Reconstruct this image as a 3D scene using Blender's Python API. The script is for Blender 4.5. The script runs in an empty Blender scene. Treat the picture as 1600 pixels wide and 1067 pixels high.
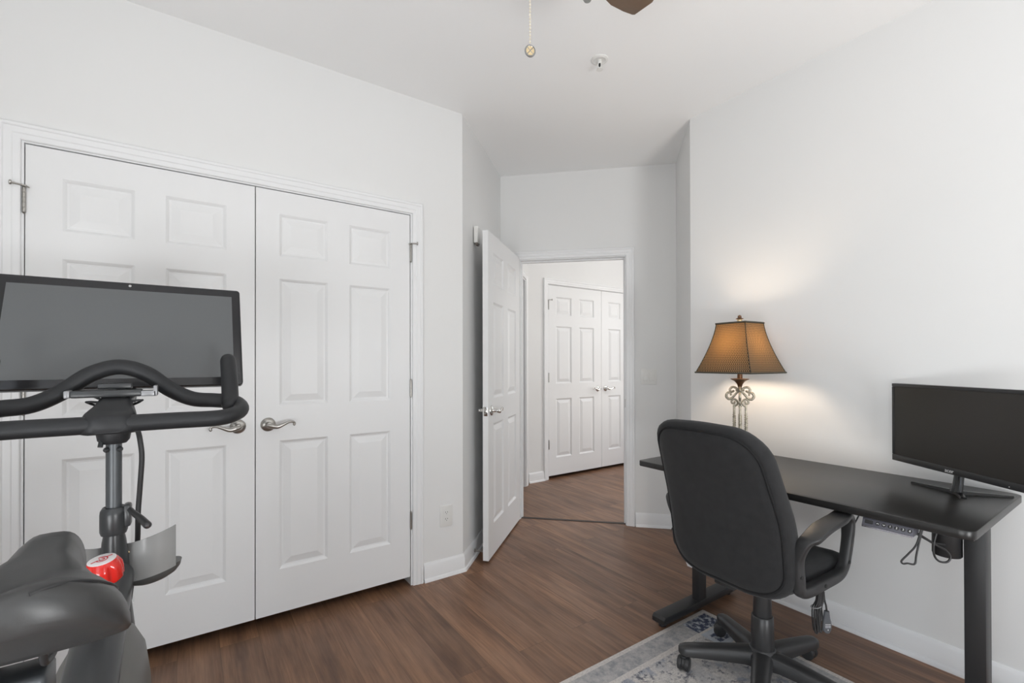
import bpy, bmesh, math, random
from mathutils import Vector, Matrix
random.seed(7)
PI = math.pi
scene = bpy.context.scene
COL = scene.collection
R2 = 2 ** 0.5

# ------------------------------------------------------------------ helpers
def nmat(name, color=(.8, .8, .8), rough=.5, metal=0.0, spec=.5, bump=None, coat=0.0, sheen=0.0, vary=None):
    m = bpy.data.materials.new(name); m.use_nodes = True
    nt = m.node_tree; p = nt.nodes['Principled BSDF']
    p.inputs['Base Color'].default_value = (*color, 1)
    p.inputs['Roughness'].default_value = rough
    p.inputs['Metallic'].default_value = metal
    p.inputs['Specular IOR Level'].default_value = spec
    p.inputs['Coat Weight'].default_value = coat
    p.inputs['Sheen Weight'].default_value = sheen
    tc = nt.nodes.new('ShaderNodeTexCoord')
    if bump:
        sc, st, dist = bump
        n = nt.nodes.new('ShaderNodeTexNoise'); n.inputs['Scale'].default_value = sc; n.inputs['Detail'].default_value = 3
        b = nt.nodes.new('ShaderNodeBump'); b.inputs['Strength'].default_value = st; b.inputs['Distance'].default_value = dist
        nt.links.new(tc.outputs['Object'], n.inputs['Vector'])
        nt.links.new(n.outputs['Fac'], b.inputs['Height'])
        nt.links.new(b.outputs['Normal'], p.inputs['Normal'])
    if vary:
        sc, amt = vary
        n = nt.nodes.new('ShaderNodeTexNoise'); n.inputs['Scale'].default_value = sc; n.inputs['Detail'].default_value = 5
        r = nt.nodes.new('ShaderNodeMapRange')
        r.inputs['To Min'].default_value = 1 - amt; r.inputs['To Max'].default_value = 1 + amt
        r.inputs['From Min'].default_value = .3; r.inputs['From Max'].default_value = .7
        mx = nt.nodes.new('ShaderNodeVectorMath'); mx.operation = 'SCALE'
        mx.inputs[0].default_value = color
        nt.links.new(tc.outputs['Object'], n.inputs['Vector'])
        nt.links.new(n.outputs['Fac'], r.inputs['Value'])
        nt.links.new(r.outputs['Result'], mx.inputs['Scale'])
        nt.links.new(mx.outputs['Vector'], p.inputs['Base Color'])
    return m

class NT:
    """small node-building helper"""
    def __init__(s, m): s.m = m; s.nt = m.node_tree; s.p = s.nt.nodes['Principled BSDF']
    def n(s, t, **kw):
        nd = s.nt.nodes.new(t)
        for k, v in kw.items():
            if hasattr(nd, k): setattr(nd, k, v)
        return nd
    def l(s, a, b): s.nt.links.new(a, b)
    def math(s, op, a, b=None, c=None):
        nd = s.nt.nodes.new('ShaderNodeMath'); nd.operation = op
        for i, v in enumerate((a, b, c)):
            if v is None: continue
            if isinstance(v, (int, float)): nd.inputs[i].default_value = v
            else: s.l(v, nd.inputs[i])
        return nd.outputs[0]
    def mix(s, f, a, b):
        nd = s.nt.nodes.new('ShaderNodeMix'); nd.data_type = 'RGBA'
        for sock, v in ((nd.inputs[0], f), (nd.inputs[6], a), (nd.inputs[7], b)):
            if isinstance(v, (int, float)): sock.default_value = v
            elif isinstance(v, tuple): sock.default_value = (*v, 1)
            else: s.l(v, sock)
        return nd.outputs[2]
    def noise(s, vec, scale, detail=4, rough=.5):
        nd = s.nt.nodes.new('ShaderNodeTexNoise'); nd.inputs['Scale'].default_value = scale
        nd.inputs['Detail'].default_value = detail; nd.inputs['Roughness'].default_value = rough
        s.l(vec, nd.inputs['Vector']); return nd.outputs['Fac']
    def ramp(s, v, lo, hi):
        nd = s.nt.nodes.new('ShaderNodeMapRange'); nd.inputs['From Min'].default_value = lo; nd.inputs['From Max'].default_value = hi
        s.l(v, nd.inputs['Value']); return nd.outputs['Result']
    def scale(s, vec, sx, sy, sz):
        nd = s.nt.nodes.new('ShaderNodeMapping'); nd.inputs['Scale'].default_value = (sx, sy, sz)
        s.l(vec, nd.inputs['Vector']); return nd.outputs['Vector']

def obj(name, bm, mat, parent=None, loc=None, rotz=None, smooth=40, matrix=None, recalc=True):
    if recalc: bmesh.ops.recalc_face_normals(bm, faces=bm.faces)
    me = bpy.data.meshes.new(name); bm.to_mesh(me); bm.free()
    if isinstance(mat, (list, tuple)):
        for q in mat: me.materials.append(q)
    else: me.materials.append(mat)
    if smooth:
        me.shade_smooth(); me.set_sharp_from_angle(angle=math.radians(smooth))
    o = bpy.data.objects.new(name, me); COL.objects.link(o)
    if parent: o.parent = parent
    if loc is not None: o.location = loc
    if rotz is not None: o.rotation_euler = (0, 0, rotz)
    if matrix is not None: o.matrix_local = matrix
    return o

def tag(o, label, cat, group=None, kind=None):
    o['label'] = label; o['category'] = cat
    if group: o['group'] = group
    if kind: o['kind'] = kind
    return o

def thing(name, label, cat, loc=(0, 0, 0), rotz=0, group=None, kind=None):
    o = bpy.data.objects.new(name, None); COL.objects.link(o); o.empty_display_size = .05
    o.location = loc; o.rotation_euler = (0, 0, rotz)
    return tag(o, label, cat, group, kind)

def struct(name, bm, mat, label, cat, **kw):
    o = obj(name, bm, mat, **kw); return tag(o, label, cat, kind='structure')

def B(): return bmesh.new()

def box(bm, x0, x1, y0, y1, z0, z1, bev=0, seg=2, M=None, mi=0):
    M = M or Matrix()
    vs = [bm.verts.new(M @ Vector((x, y, z))) for x in (x0, x1) for y in (y0, y1) for z in (z0, z1)]
    F = [(0, 1, 3, 2), (4, 6, 7, 5), (0, 4, 5, 1), (2, 3, 7, 6), (0, 2, 6, 4), (1, 5, 7, 3)]
    fs = [bm.faces.new([vs[i] for i in f]) for f in F]
    for f in fs: f.material_index = mi
    if bev:
        es = list({e for f in fs for e in f.edges})
        r = bmesh.ops.bevel(bm, geom=es, offset=bev, segments=seg, affect='EDGES', profile=.5)
        for f in r['faces']: f.material_index = mi

def loft(bm, rings, caps=True, mi=0, uv=False):
    vr = [[bm.verts.new(p) for p in r] for r in rings]
    n = len(rings[0]); ul = bm.loops.layers.uv.verify() if uv else None
    for i in range(len(vr) - 1):
        for j in range(n):
            k = (j + 1) % n
            f = bm.faces.new((vr[i][j], vr[i][k], vr[i + 1][k], vr[i + 1][j])); f.material_index = mi
            if uv:
                for lp, (a, b) in zip(f.loops, ((i, j), (i, j + 1), (i + 1, j + 1), (i + 1, j))):
                    lp[ul].uv = (b / n, a / (len(vr) - 1))
    if caps:
        for r in (vr[0], vr[-1]):
            if n >= 3:
                f = bm.faces.new(r); f.material_index = mi

def catmull(pts, n=8, closed=False):
    P = [Vector(p) for p in pts]; out = []; m = len(P)
    rng = range(m) if closed else range(m - 1)
    for i in rng:
        if closed: p0, p1, p2, p3 = P[i - 1], P[i], P[(i + 1) % m], P[(i + 2) % m]
        else: p0, p1, p2, p3 = P[max(i - 1, 0)], P[i], P[i + 1], P[min(i + 2, m - 1)]
        for k in range(n):
            t = k / n
            out.append(.5 * ((2 * p1) + (p2 - p0) * t + (2 * p0 - 5 * p1 + 4 * p2 - p3) * t * t + (3 * p1 - p0 - 3 * p2 + p3) * t ** 3))
    if not closed: out.append(P[-1])
    return out

def interp(vals, n, closed=False):
    """resample a per-point list to the catmull length"""
    m = len(vals); out = []
    for i in range(m if closed else m - 1):
        a, b = vals[i], vals[(i + 1) % m]
        for k in range(n): out.append(a + (b - a) * k / n)
    if not closed: out.append(vals[-1])
    return out

def tube(bm, pts, r, n=12, closed=False, caps=True, flat=1.0, round_end=False, mi=0):
    P = [Vector(p) for p in pts]; m = len(P)
    R = list(r) if isinstance(r, (list, tuple)) else [r] * m
    T = []
    for i in range(m):
        if closed: d = P[(i + 1) % m] - P[i - 1]
        else: d = P[min(i + 1, m - 1)] - P[max(i - 1, 0)]
        T.append(d.normalized())
    u = T[0].orthogonal().normalized()
    if abs(T[0].z) < .9: u = Vector((0, 0, 1)).cross(T[0]).normalized()
    rings = []
    for i in range(m):
        u = (u - T[i] * u.dot(T[i])).normalized(); v = T[i].cross(u)
        rings.append([P[i] + (u * math.cos(2 * PI * j / n) + v * math.sin(2 * PI * j / n) * flat) * R[i] for j in range(n)])
    if round_end and not closed:
        def endcap(c, t, ring):
            rr = []
            for a in (30, 60, 80):
                a = math.radians(a)
                rr.append([c + (p - c) * math.cos(a) + t * (p - c).length * math.sin(a) for p in ring])
            return rr
        rings = list(reversed(endcap(P[0], -T[0], rings[0]))) + rings + endcap(P[-1], T[-1], rings[-1])
    if closed:
        rings.append(rings[0])
        # close by matching vertices
        vr = [[bm.verts.new(p) for p in rg] for rg in rings[:-1]]
        # twist offset
        best = min(range(n), key=lambda o: sum((vr[0][(j + o) % n].co - rings[-2][j]).length for j in range(n)))
        for i in range(m):
            for j in range(n):
                k = (j + 1) % n
                if i < m - 1: a, b = vr[i + 1][j], vr[i + 1][k]
                else: a, b = vr[0][(j + best) % n], vr[0][(k + best) % n]
                f = bm.faces.new((vr[i][j], vr[i][k], b, a)); f.material_index = mi
        return
    loft(bm, rings, caps, mi)

def lathe(bm, prof, n=32, M=None, caps=True, mi=0):
    M = M or Matrix()
    rings = [[M @ Vector((r * math.cos(2 * PI * j / n), r * math.sin(2 * PI * j / n), z)) for j in range(n)] for r, z in prof]
    loft(bm, rings, caps, mi)

def rot_to(d, loc=(0, 0, 0)):
    """matrix that maps local +z on direction d"""
    d = Vector(d).normalized()
    return Matrix.Translation(loc) @ d.to_track_quat('Z', 'Y').to_matrix().to_4x4()

def rounded(pts, rad, seg=6):
    """rounded 2-D polygon"""
    out = []; m = len(pts)
    R = rad if isinstance(rad, (list, tuple)) else [rad] * m
    for i in range(m):
        a, p, b = Vector(pts[i - 1]), Vector(pts[i]), Vector(pts[(i + 1) % m])
        da, db = (a - p).normalized(), (b - p).normalized()
        r = R[i]
        if r <= 0: out.append(p); continue
        ang = da.angle(db); t = r / math.tan(ang / 2)
        c = p + (da + db).normalized() * (r / math.sin(ang / 2))
        s, e = p + da * t - c, p + db * t - c
        a0 = math.atan2(s.y, s.x); a1 = math.atan2(e.y, e.x)
        dlt = (a1 - a0 + PI) % (2 * PI) - PI
        for k in range(seg + 1):
            q = a0 + dlt * k / seg
            out.append(c + Vector((math.cos(q), math.sin(q))) * r)
    return out

def prism(bm, outline, z0, z1, M=None, bev=0, mi=0):
    M = M or Matrix()
    if bev:
        cx = sum(p[0] for p in outline) / len(outline); cy = sum(p[1] for p in outline) / len(outline)
        n = len(outline)
        def inset(d):
            o = []
            for i in range(n):
                a, p, b = Vector(outline[i - 1]), Vector(outline[i]), Vector(outline[(i + 1) % n])
                t = (b - a).normalized(); nn = Vector((-t.y, t.x))
                if nn.dot(Vector((cx, cy)) - p) < 0: nn = -nn
                o.append(p + nn * d)
            return o
        L = [(inset(bev), z0), (inset(bev * .3), z0 + bev * .3), (outline, z0 + bev), (outline, z1 - bev), (inset(bev * .3), z1 - bev * .3), (inset(bev), z1)]
    else: L = [(outline, z0), (outline, z1)]
    loft(bm, [[M @ Vector((p[0], p[1], z)) for p in o] for o, z in L], True, mi)

def sweep(bm, prof, path, n, sign=1, mi=0):
    """profile [(offset in plane, offset along n)] swept with mitred corners"""
    n = Vector(n); P = [Vector(p) for p in path]; m = len(P)
    perp = [((P[i + 1] - P[i]).normalized().cross(n)) * sign for i in range(m - 1)]
    rings = []
    for i in range(m):
        if i == 0: q = perp[0]
        elif i == m - 1: q = perp[-1]
        else: q = (perp[i - 1] + perp[i]) / (1 + perp[i - 1].dot(perp[i]))
        rings.append([P[i] + q * a + n * b for a, b in prof])
    loft(bm, rings, True, mi)

def ribbon(bm, pts, w, t, closed=False, up=(0, 1, 0), ch=.25, mi=0):
    """rounded-rect section swept on a path in a plane with normal `up`; w along up, t in plane"""
    up = Vector(up); P = [Vector(p) for p in pts]; m = len(P)
    W = w if isinstance(w, list) else [w] * m; Tn = t if isinstance(t, list) else [t] * m
    rings = []
    for i in range(m):
        d = (P[(i + 1) % m] - P[i - 1]) if closed else (P[min(i + 1, m - 1)] - P[max(i - 1, 0)])
        d.normalize(); q = d.cross(up).normalized(); a, b = W[i] / 2, Tn[i] / 2; c = min(a, b) * ch * 2
        sec = [(a - c, b), (a - c * .3, b - c * .3), (a, b - c), (a, -b + c), (a - c * .3, -b + c * .3), (a - c, -b), (-a + c, -b), (-a + c * .3, -b + c * .3), (-a, -b + c), (-a, b - c), (-a + c * .3, b - c * .3), (-a + c, b)]
        rings.append([P[i] + up * x + q * y for x, y in sec])
    if closed: rings.append(rings[0])
    loft(bm, rings, not closed, mi)
    if closed: bmesh.ops.remove_doubles(bm, verts=bm.verts, dist=1e-6)

def text_bm(body, size, M, depth=.0006):
    cu = bpy.data.curves.new('lettering', 'FONT'); cu.body = body; cu.size = size; cu.extrude = depth
    cu.align_x = 'CENTER'; cu.align_y = 'CENTER'
    o = bpy.data.objects.new('lettering', cu); COL.objects.link(o)
    dg = bpy.context.evaluated_depsgraph_get(); me = bpy.data.meshes.new_from_object(o.evaluated_get(dg))
    bm = B(); bm.from_mesh(me); bm.transform(M)
    bpy.data.objects.remove(o); bpy.data.curves.remove(cu); bpy.data.meshes.remove(me)
    return bm

# ------------------------------------------------------------------ materials
WALL = nmat('wall_paint', (.80, .80, .793), .75, spec=.25, bump=(260, .06, .002))
CEIL = nmat('ceiling_paint', (.93, .93, .925), .9, spec=.15, bump=(180, .08, .002))
TRIM = nmat('white_trim_paint', (.84, .845, .85), .32, spec=.45)
DOORM = nmat('white_door_paint', (.82, .823, .825), .38, spec=.45, bump=(90, .05, .001))
PLATE = nmat('white_plastic_plate', (.80, .795, .77), .35)
DARKHOLE = nmat('dark_slot', (.02, .02, .02), .7)
NICKEL = nmat('satin_nickel', (.42, .405, .38), .28, metal=1.0)
CHROME = nmat('polished_chrome', (.72, .71, .69), .12, metal=1.0)
BLKPL = nmat('black_plastic', (.028, .028, .029), .42, spec=.5, bump=(600, .05, .001))
BLKPL2 = nmat('satin_black_plastic', (.03, .03, .031), .34, spec=.5)
GLOSSBLK = nmat('gloss_black_plastic', (.010, .010, .011), .12, spec=.5)
FABRIC = nmat('black_woven_fabric', (.024, .024, .025), .9, spec=.2, bump=(900, .35, .002), sheen=.10, vary=(30, .12))
PIPING = nmat('black_piping', (.012, .012, .013), .8, spec=.3)
DESKTOP = nmat('black_laminate', (.013, .0125, .012), .33, spec=.55, bump=(500, .04, .001))
BLKSTEEL = nmat('black_powder_coat', (.022, .022, .023), .45, spec=.5)
CTRLFACE = nmat('grey_control_face', (.10, .10, .12), .35)
SILVER = nmat('silver_edge', (.62, .62, .68), .25, metal=.9)
WHITEPRINT = nmat('white_print', (.85, .85, .85), .5)
RUBBER = nmat('charcoal_bar_coating', (.018, .019, .021), .5, spec=.4, bump=(500, .08, .001))
SADDLEM = nmat('black_saddle_vinyl', (.040, .040, .040), .36, spec=.5, bump=(700, .06, .001))
BIKESTEEL = nmat('black_satin_steel', (.035, .037, .039), .30, spec=.5)
POSTSTEEL = nmat('brushed_dark_post', (.085, .092, .098), .36, metal=.35)
CLIPGREY = nmat('grey_clip_metal', (.30, .30, .31), .35, metal=.4)
SHROUD = nmat('grey_shroud', (.115, .112, .105), .42, spec=.45)
SCREEN = nmat('grey_lcd_glass', (.105, .111, .114), .28, spec=.5)
BEZEL = nmat('black_glass_bezel', (.020, .020, .022), .22, spec=.5)
REDPL = nmat('glossy_red_plastic', (.62, .018, .012), .14, spec=.5, coat=.4)
WHITECAP = nmat('white_cap', (.80, .77, .77), .3)
REDPRINT = nmat('red_print', (.50, .015, .02), .4)
SMOKY = nmat('smoky_grey_plastic', (.30, .30, .295), .22, spec=.5)
MONSCR = nmat('matte_monitor_panel', (.030, .027, .024), .30, spec=.5)
BRONZE = nmat('antique_bronze', (.16, .085, .045), .4, metal=.7, vary=(40, .35))
ANTIQUE = nmat('antique_silver_gilt', (.50, .46, .37), .38, metal=.7, vary=(60, .4))
BRASS = nmat('pale_brass', (.72, .58, .36), .25, metal=1.0)
FANWOOD = nmat('brown_fan_blade', (.16, .098, .056), .42, vary=(9, .25))
FANMETAL = nmat('pewter_fan_metal', (.28, .28, .27), .3, metal=.9)
GREYKNOB = nmat('grey_chain_knob', (.25, .26, .24), .35)
REMOTEG = nmat('grey_remote_plastic', (.09, .095, .105), .4)
BULBM = nmat('lit_bulb', (1, .8, .55), .4)
_p = BULBM.node_tree.nodes['Principled BSDF']; _p.inputs['Emission Color'].default_value = (1, .80, .60, 1); _p.inputs['Emission Strength'].default_value = 185
GLOW = nmat('lit_diffuser', (1, 1, 1), .5)
_p = GLOW.node_tree.nodes['Principled BSDF']; _p.inputs['Emission Color'].default_value = (1, .97, .93, 1); _p.inputs['Emission Strength'].default_value = 6
DARKIN = nmat('shade_toned_closet_interior', (.10, .10, .10), .9)  # wall colour darkened so the door gaps read as shade
THRESH = nmat('dark_brown_strip', (.03, .018, .013), .5)

# vinyl plank floor: planks run along Y
FLOOR = nmat('vinyl_plank_floor', (.13, .07, .05), .38, spec=.5)
h = NT(FLOOR); tc = h.n('ShaderNodeTexCoord'); sep = h.n('ShaderNodeSeparateXYZ'); h.l(tc.outputs['Object'], sep.inputs[0])
cmb = h.n('ShaderNodeCombineXYZ'); h.l(sep.outputs['Y'], cmb.inputs['X']); h.l(sep.outputs['X'], cmb.inputs['Y'])
off = h.n('ShaderNodeVectorMath', operation='ADD'); off.inputs[1].default_value = (20.31, 9.012, 0); h.l(cmb.outputs[0], off.inputs[0])
br = h.n('ShaderNodeTexBrick'); br.offset = .37; br.offset_frequency = 2
br.inputs['Scale'].default_value = 1; br.inputs['Brick Width'].default_value = 1.22; br.inputs['Row Height'].default_value = .152
br.inputs['Mortar Size'].default_value = .0009; br.inputs['Mortar Smooth'].default_value = .2; br.inputs['Bias'].default_value = 0
br.inputs['Color1'].default_value = (0, 0, 0, 1); br.inputs['Color2'].default_value = (1, 1, 1, 1); br.inputs['Mortar'].default_value = (.5, .5, .5, 1)
h.l(off.outputs[0], br.inputs['Vector'])
pid = h.n('ShaderNodeSeparateColor'); h.l(br.outputs['Color'], pid.inputs[0])
shift = h.n('ShaderNodeCombineXYZ'); h.l(h.math('MULTIPLY', pid.outputs[0], 37.0), shift.inputs['Z'])
gv = h.n('ShaderNodeVectorMath', operation='ADD'); h.l(tc.outputs['Object'], gv.inputs[0]); h.l(shift.outputs[0], gv.inputs[1])
fine = h.noise(h.scale(gv.outputs[0], 60, 2.6, 1), 1.6, 6, .62)
wide = h.noise(h.scale(gv.outputs[0], 10, .9, 1), 1.5, 4, .6)
blot = h.noise(h.scale(gv.outputs[0], 5, 2.2, 1), 1.3, 3, .5)
c1 = h.mix(h.ramp(wide, .3, .72), (.112, .056, .033), (.365, .195, .108))
c2 = h.mix(h.math('MULTIPLY', h.ramp(fine, .38, .68), .55), c1, (.100, .050, .030))
c3 = h.mix(h.math('MULTIPLY', h.ramp(blot, .45, .75), .35), c2, (.330, .205, .140))
tone = h.math('ADD', .84, h.math('MULTIPLY', pid.outputs[0], .26))
sc = h.n('ShaderNodeVectorMath', operation='SCALE'); h.l(c3, sc.inputs[0]); h.l(tone, sc.inputs['Scale'])
c4 = h.mix(h.math('MULTIPLY', br.outputs['Fac'], .6), sc.outputs[0], (.05, .028, .018))
h.l(c4, h.p.inputs['Base Color'])
h.l(h.math('ADD', .30, h.math('MULTIPLY', fine, .22)), h.p.inputs['Roughness'])
bp = h.n('ShaderNodeBump'); bp.inputs['Strength'].default_value = .18; bp.inputs['Distance'].default_value = .002
h.l(h.math('SUBTRACT', fine, h.math('MULTIPLY', br.outputs['Fac'], 2.0)), bp.inputs['Height']); h.l(bp.outputs[0], h.p.inputs['Normal'])

# distressed rug: object origin at its far right corner
RUG = nmat('distressed_rug', (.5, .48, .45), .95, spec=.1)
h = NT(RUG); tc = h.n('ShaderNodeTexCoord'); sep = h.n('ShaderNodeSeparateXYZ'); h.l(tc.outputs['Object'], sep.inputs[0])
dx = h.math('MULTIPLY', sep.outputs['X'], -1.0); dy = h.math('MULTIPLY', sep.outputs['Y'], -1.0)
dm = h.math('MINIMUM', h.math('MINIMUM', dx, dy), h.math('MINIMUM', h.math('SUBTRACT', 1.524, dx), h.math('SUBTRACT', .914, dy)))
ob = tc.outputs['Object']
n1 = h.noise(ob, 9, 6, .65); n2 = h.noise(ob, 34, 6, .7); n3 = h.noise(h.scale(ob, 1, 2.2, 1), 110, 3, .6); n4 = h.noise(ob, 16, 5, .6)
cream = h.mix(h.ramp(n3, .35, .65), (.58, .545, .515), (.76, .725, .69))
# field: cream with dark worn veins, soft grey and blue patches
speck = h.noise(ob, 52, 9, .78); mid = h.noise(ob, 15, 6, .65)
f0 = h.mix(h.math('MULTIPLY', h.ramp(n1, .44, .64), .65), cream, (.40, .41, .44))
f1 = h.mix(h.math('MULTIPLY', h.ramp(n4, .56, .66), .55), f0, (.17, .22, .34))
field = h.mix(h.math('MULTIPLY', h.math('MULTIPLY', h.ramp(speck, .50, .57), h.ramp(mid, .39, .57)), .85), f1, (.10, .105, .14))
strip = h.mix(h.math('MULTIPLY', h.ramp(h.noise(ob, 30, 8, .75), .40, .64), .85), (.54, .52, .51), (.27, .28, .30))
navy = h.mix(h.ramp(h.noise(ob, 46, 7, .7), .47, .57), (.050, .065, .12), (.54, .57, .62))
def inr(v, a, b): return h.math('MULTIPLY', h.math('GREATER_THAN', v, a), h.math('LESS_THAN', v, b))
c = h.mix(inr(dm, .022, .110), field, strip)
c = h.mix(h.math('LESS_THAN', dm, .022), c, cream)
c = h.mix(inr(dm, .110, .134), c, cream)
corner = h.math('MULTIPLY', inr(dx, .028, .200), inr(dy, .026, .112))
c = h.mix(h.math('MULTIPLY', corner, .92), c, navy)
corner2 = h.math('MULTIPLY', inr(dx, .040, .205), inr(dy, .124, .235))
edge2 = h.math('MULTIPLY', corner2, h.math('SUBTRACT', 1.0, h.math('MULTIPLY', inr(dx, .062, .180), inr(dy, .150, .208))))
c = h.mix(h.math('MULTIPLY', corner2, .9), c, navy)
c = h.mix(h.math('MULTIPLY', edge2, .85), c, (.58, .62, .67))
h.l(c, h.p.inputs['Base Color'])
bp = h.n('ShaderNodeBump'); bp.inputs['Strength'].default_value = .5; bp.inputs['Distance'].default_value = .003
h.l(n3, bp.inputs['Height']); h.l(bp.outputs[0], h.p.inputs['Normal'])

# woven lamp shade cloth (UV: u around, v down)
SHADE = nmat('woven_shade_cloth', (.2, .15, .1), .8, spec=.2)
h = NT(SHADE); tc = h.n('ShaderNodeTexCoord'); sep = h.n('ShaderNodeSeparateXYZ'); h.l(tc.outputs['UV'], sep.inputs[0])
u, v = sep.outputs['X'], sep.outputs['Y']
rows = h.math('MULTIPLY', v, 30.0)
uu = h.math('ADD', h.math('MULTIPLY', u, 112.0), h.math('MULTIPLY', h.math('SINE', h.math('MULTIPLY', rows, PI)), .30))
w = h.math('SINE', h.math('MULTIPLY', uu, 2 * PI))
w2 = h.math('MULTIPLY', h.math('ADD', w, h.math('MULTIPLY', h.math('SINE', h.math('MULTIPLY', rows, 2 * PI)), .5)), .6)
fac = h.ramp(w2, -.35, .35)
colr = h.mix(fac, (.020, .019, .014), (.19, .145, .092))
h.l(colr, h.p.inputs['Base Color'])
tr = h.n('ShaderNodeBsdfTranslucent'); h.l(h.mix(fac, (.10, .04, .008), (.85, .42, .10)), tr.inputs['Color'])
mx = h.n('ShaderNodeMixShader'); mx.inputs[0].default_value = .050
h.l(h.p.outputs[0], mx.inputs[1]); h.l(tr.outputs[0], mx.inputs[2])
h.l(mx.outputs[0], h.nt.nodes['Material Output'].inputs['Surface'])

GLASS = bpy.data.materials.new('window_glass'); GLASS.use_nodes = True
nt = GLASS.node_tree; nt.nodes.clear()
o_ = nt.nodes.new('ShaderNodeOutputMaterial'); g_ = nt.nodes.new('ShaderNodeBsdfGlossy'); g_.inputs['Roughness'].default_value = .02
t_ = nt.nodes.new('ShaderNodeBsdfTransparent'); m_ = nt.nodes.new('ShaderNodeMixShader'); m_.inputs[0].default_value = .06
nt.links.new(t_.outputs[0], m_.inputs[1]); nt.links.new(g_.outputs[0], m_.inputs[2]); nt.links.new(m_.outputs[0], o_.inputs[0])

# ------------------------------------------------------------------ room shell
H = 2.747                       # ceiling
YC = 2.486                      # closet wall
XR = 2.535                      # right wall
YB, XL = -1.95, -1.15           # wall behind the camera, wall on the left
SB = 3.682                      # entry wall: (x+y)/sqrt2 = SB
def st(s, t): return Vector(((s + t) / R2, (s - t) / R2, 0))
L1 = Vector((1.350, YC, 0)); L2 = st(SB, -.772)
RC1 = Vector((XR, 1.744, 0)); RC2 = st(SB, .578)
YH = 3.885                      # hall closet wall
TH = -.72                       # hall left wall

bm = B(); box(bm, -1.4, 5.4, -2.2, 5.0, -.1, 0); struct('floor', bm, FLOOR, 'dark brown vinyl plank floor running through the doorway into the hall', 'floor', smooth=0)
bm = B(); box(bm, -1.4, 5.4, -2.2, 5.0, H, H + .1); struct('ceiling', bm, CEIL, 'plain off-white flat ceiling', 'ceiling', smooth=0)

def wallseg(name, a, b, th, label, openings=(), z1=H, mat=WALL):
    """vertical wall slab from a to b; room on the right of a->b, thickness goes to the left"""
    a, b = Vector(a), Vector(b); d = (b - a); L = d.length; ang = math.atan2(d.y, d.x)
    bm = B(); x = 0
    for (o0, o1, z0, zt) in openings:
        box(bm, x, o0, 0, th, 0, z1)
        if z0 > 0: box(bm, o0, o1, 0, th, 0, z0)
        box(bm, o0, o1, 0, th, zt, z1); x = o1
    box(bm, x, L, 0, th, 0, z1)
    return struct(name, bm, mat, label, 'wall', loc=(a.x, a.y, 0), rotz=ang, smooth=0)

wallseg('wall_closet', (XL, YC, 0), L1, .115, 'white wall around the double closet doors', [(-.528 - XL, 1.032 - XL, 0, 2.092)])
wallseg('wall_angled', L1, L2, .115, 'short angled white wall behind the open entry door')
tO0, tO1 = -.611, .204
LB = (RC2 - L2).length; t0 = -.772
wallseg('wall_entry', L2, RC2, .115, 'white wall with the open entry doorway', [(tO0 - .018 - t0, tO1 + .018 - t0, 0, 2.079)])
wallseg('wall_return', RC2, RC1, .115, 'narrow white return wall at the outside corner')
wallseg('wall_right', RC1, (XR, YB, 0), .115, 'long white wall behind the desk and lamp')
W0, W1, WZ0, WZ1 = .45, 1.45, .12, 2.20
wallseg('wall_rear', (XR, YB, 0), (XL, YB, 0), .115, 'white wall behind the viewer with an added window', [(XR - W1, XR - W0, WZ0, WZ1)])
V0, V1 = -1.45, .35
wallseg('wall_left', (XL, YB, 0), (XL, YC, 0), .115, 'white wall left of the closet', [(V0 - YB, V1 - YB, WZ0, WZ1)])
# closet interior
bm = B(); box(bm, XL - .1, 1.30, 3.05, 3.10, 0, H); box(bm, XL - .1, XL - .05, YC, 3.1, 0, H); box(bm, 1.255, 1.30, YC + .11, 3.1, 0, H)
struct('wall_closet_interior', bm, DARKIN, 'inside walls of the closed closet, darkened in colour for shade', 'wall', smooth=0)

# hall beyond the doorway
HL0 = st(SB + .115, TH); HLc = Vector((YH + TH * R2, YH, 0))
sO0, sO1 = 3.93, 4.655
wallseg('wall_hall_left', HL0, HLc, .115, 'white hall wall with an open doorway left of the hall closet', [(sO0 - SB - .115, sO1 - SB - .115, 0, 2.083)])
wallseg('wall_hall_closet', HLc, (5.2, YH, 0), .115, 'white hall wall around the hall closet doors', [(3.138 - HLc.x, 4.737 - HLc.x, 0, 2.092)])
wallseg('wall_hall_end', (5.2, YH, 0), (5.2, .9, 0), .1, 'white end wall of the hall', [(YH - 3.12, YH - 1.88, .40, 2.30)])
wallseg('wall_hall_near', (5.2, .9, 0), (XR + .116, .9, 0), .1, 'white near wall of the hall')
bm = B(); box(bm, 3.0, 4.9, 4.42, 4.46, 0, H); box(bm, 3.0, 3.04, YH + .1, 4.42, 0, H); box(bm, 4.86, 4.9, YH + .1, 4.42, 0, H)
struct('wall_hall_closet_interior', bm, DARKIN, 'inside walls of the hall closet, darkened in colour for shade', 'wall', smooth=0)
bm = B(); box(bm, 0, 1.1, 0, .05, 0, H)
struct('wall_hall_side_room', bm, WALL, 'white wall seen past the side doorway of the hall', 'wall', loc=tuple(st(sO0 - .2, TH - .9)), rotz=PI / 4, smooth=0)

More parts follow.
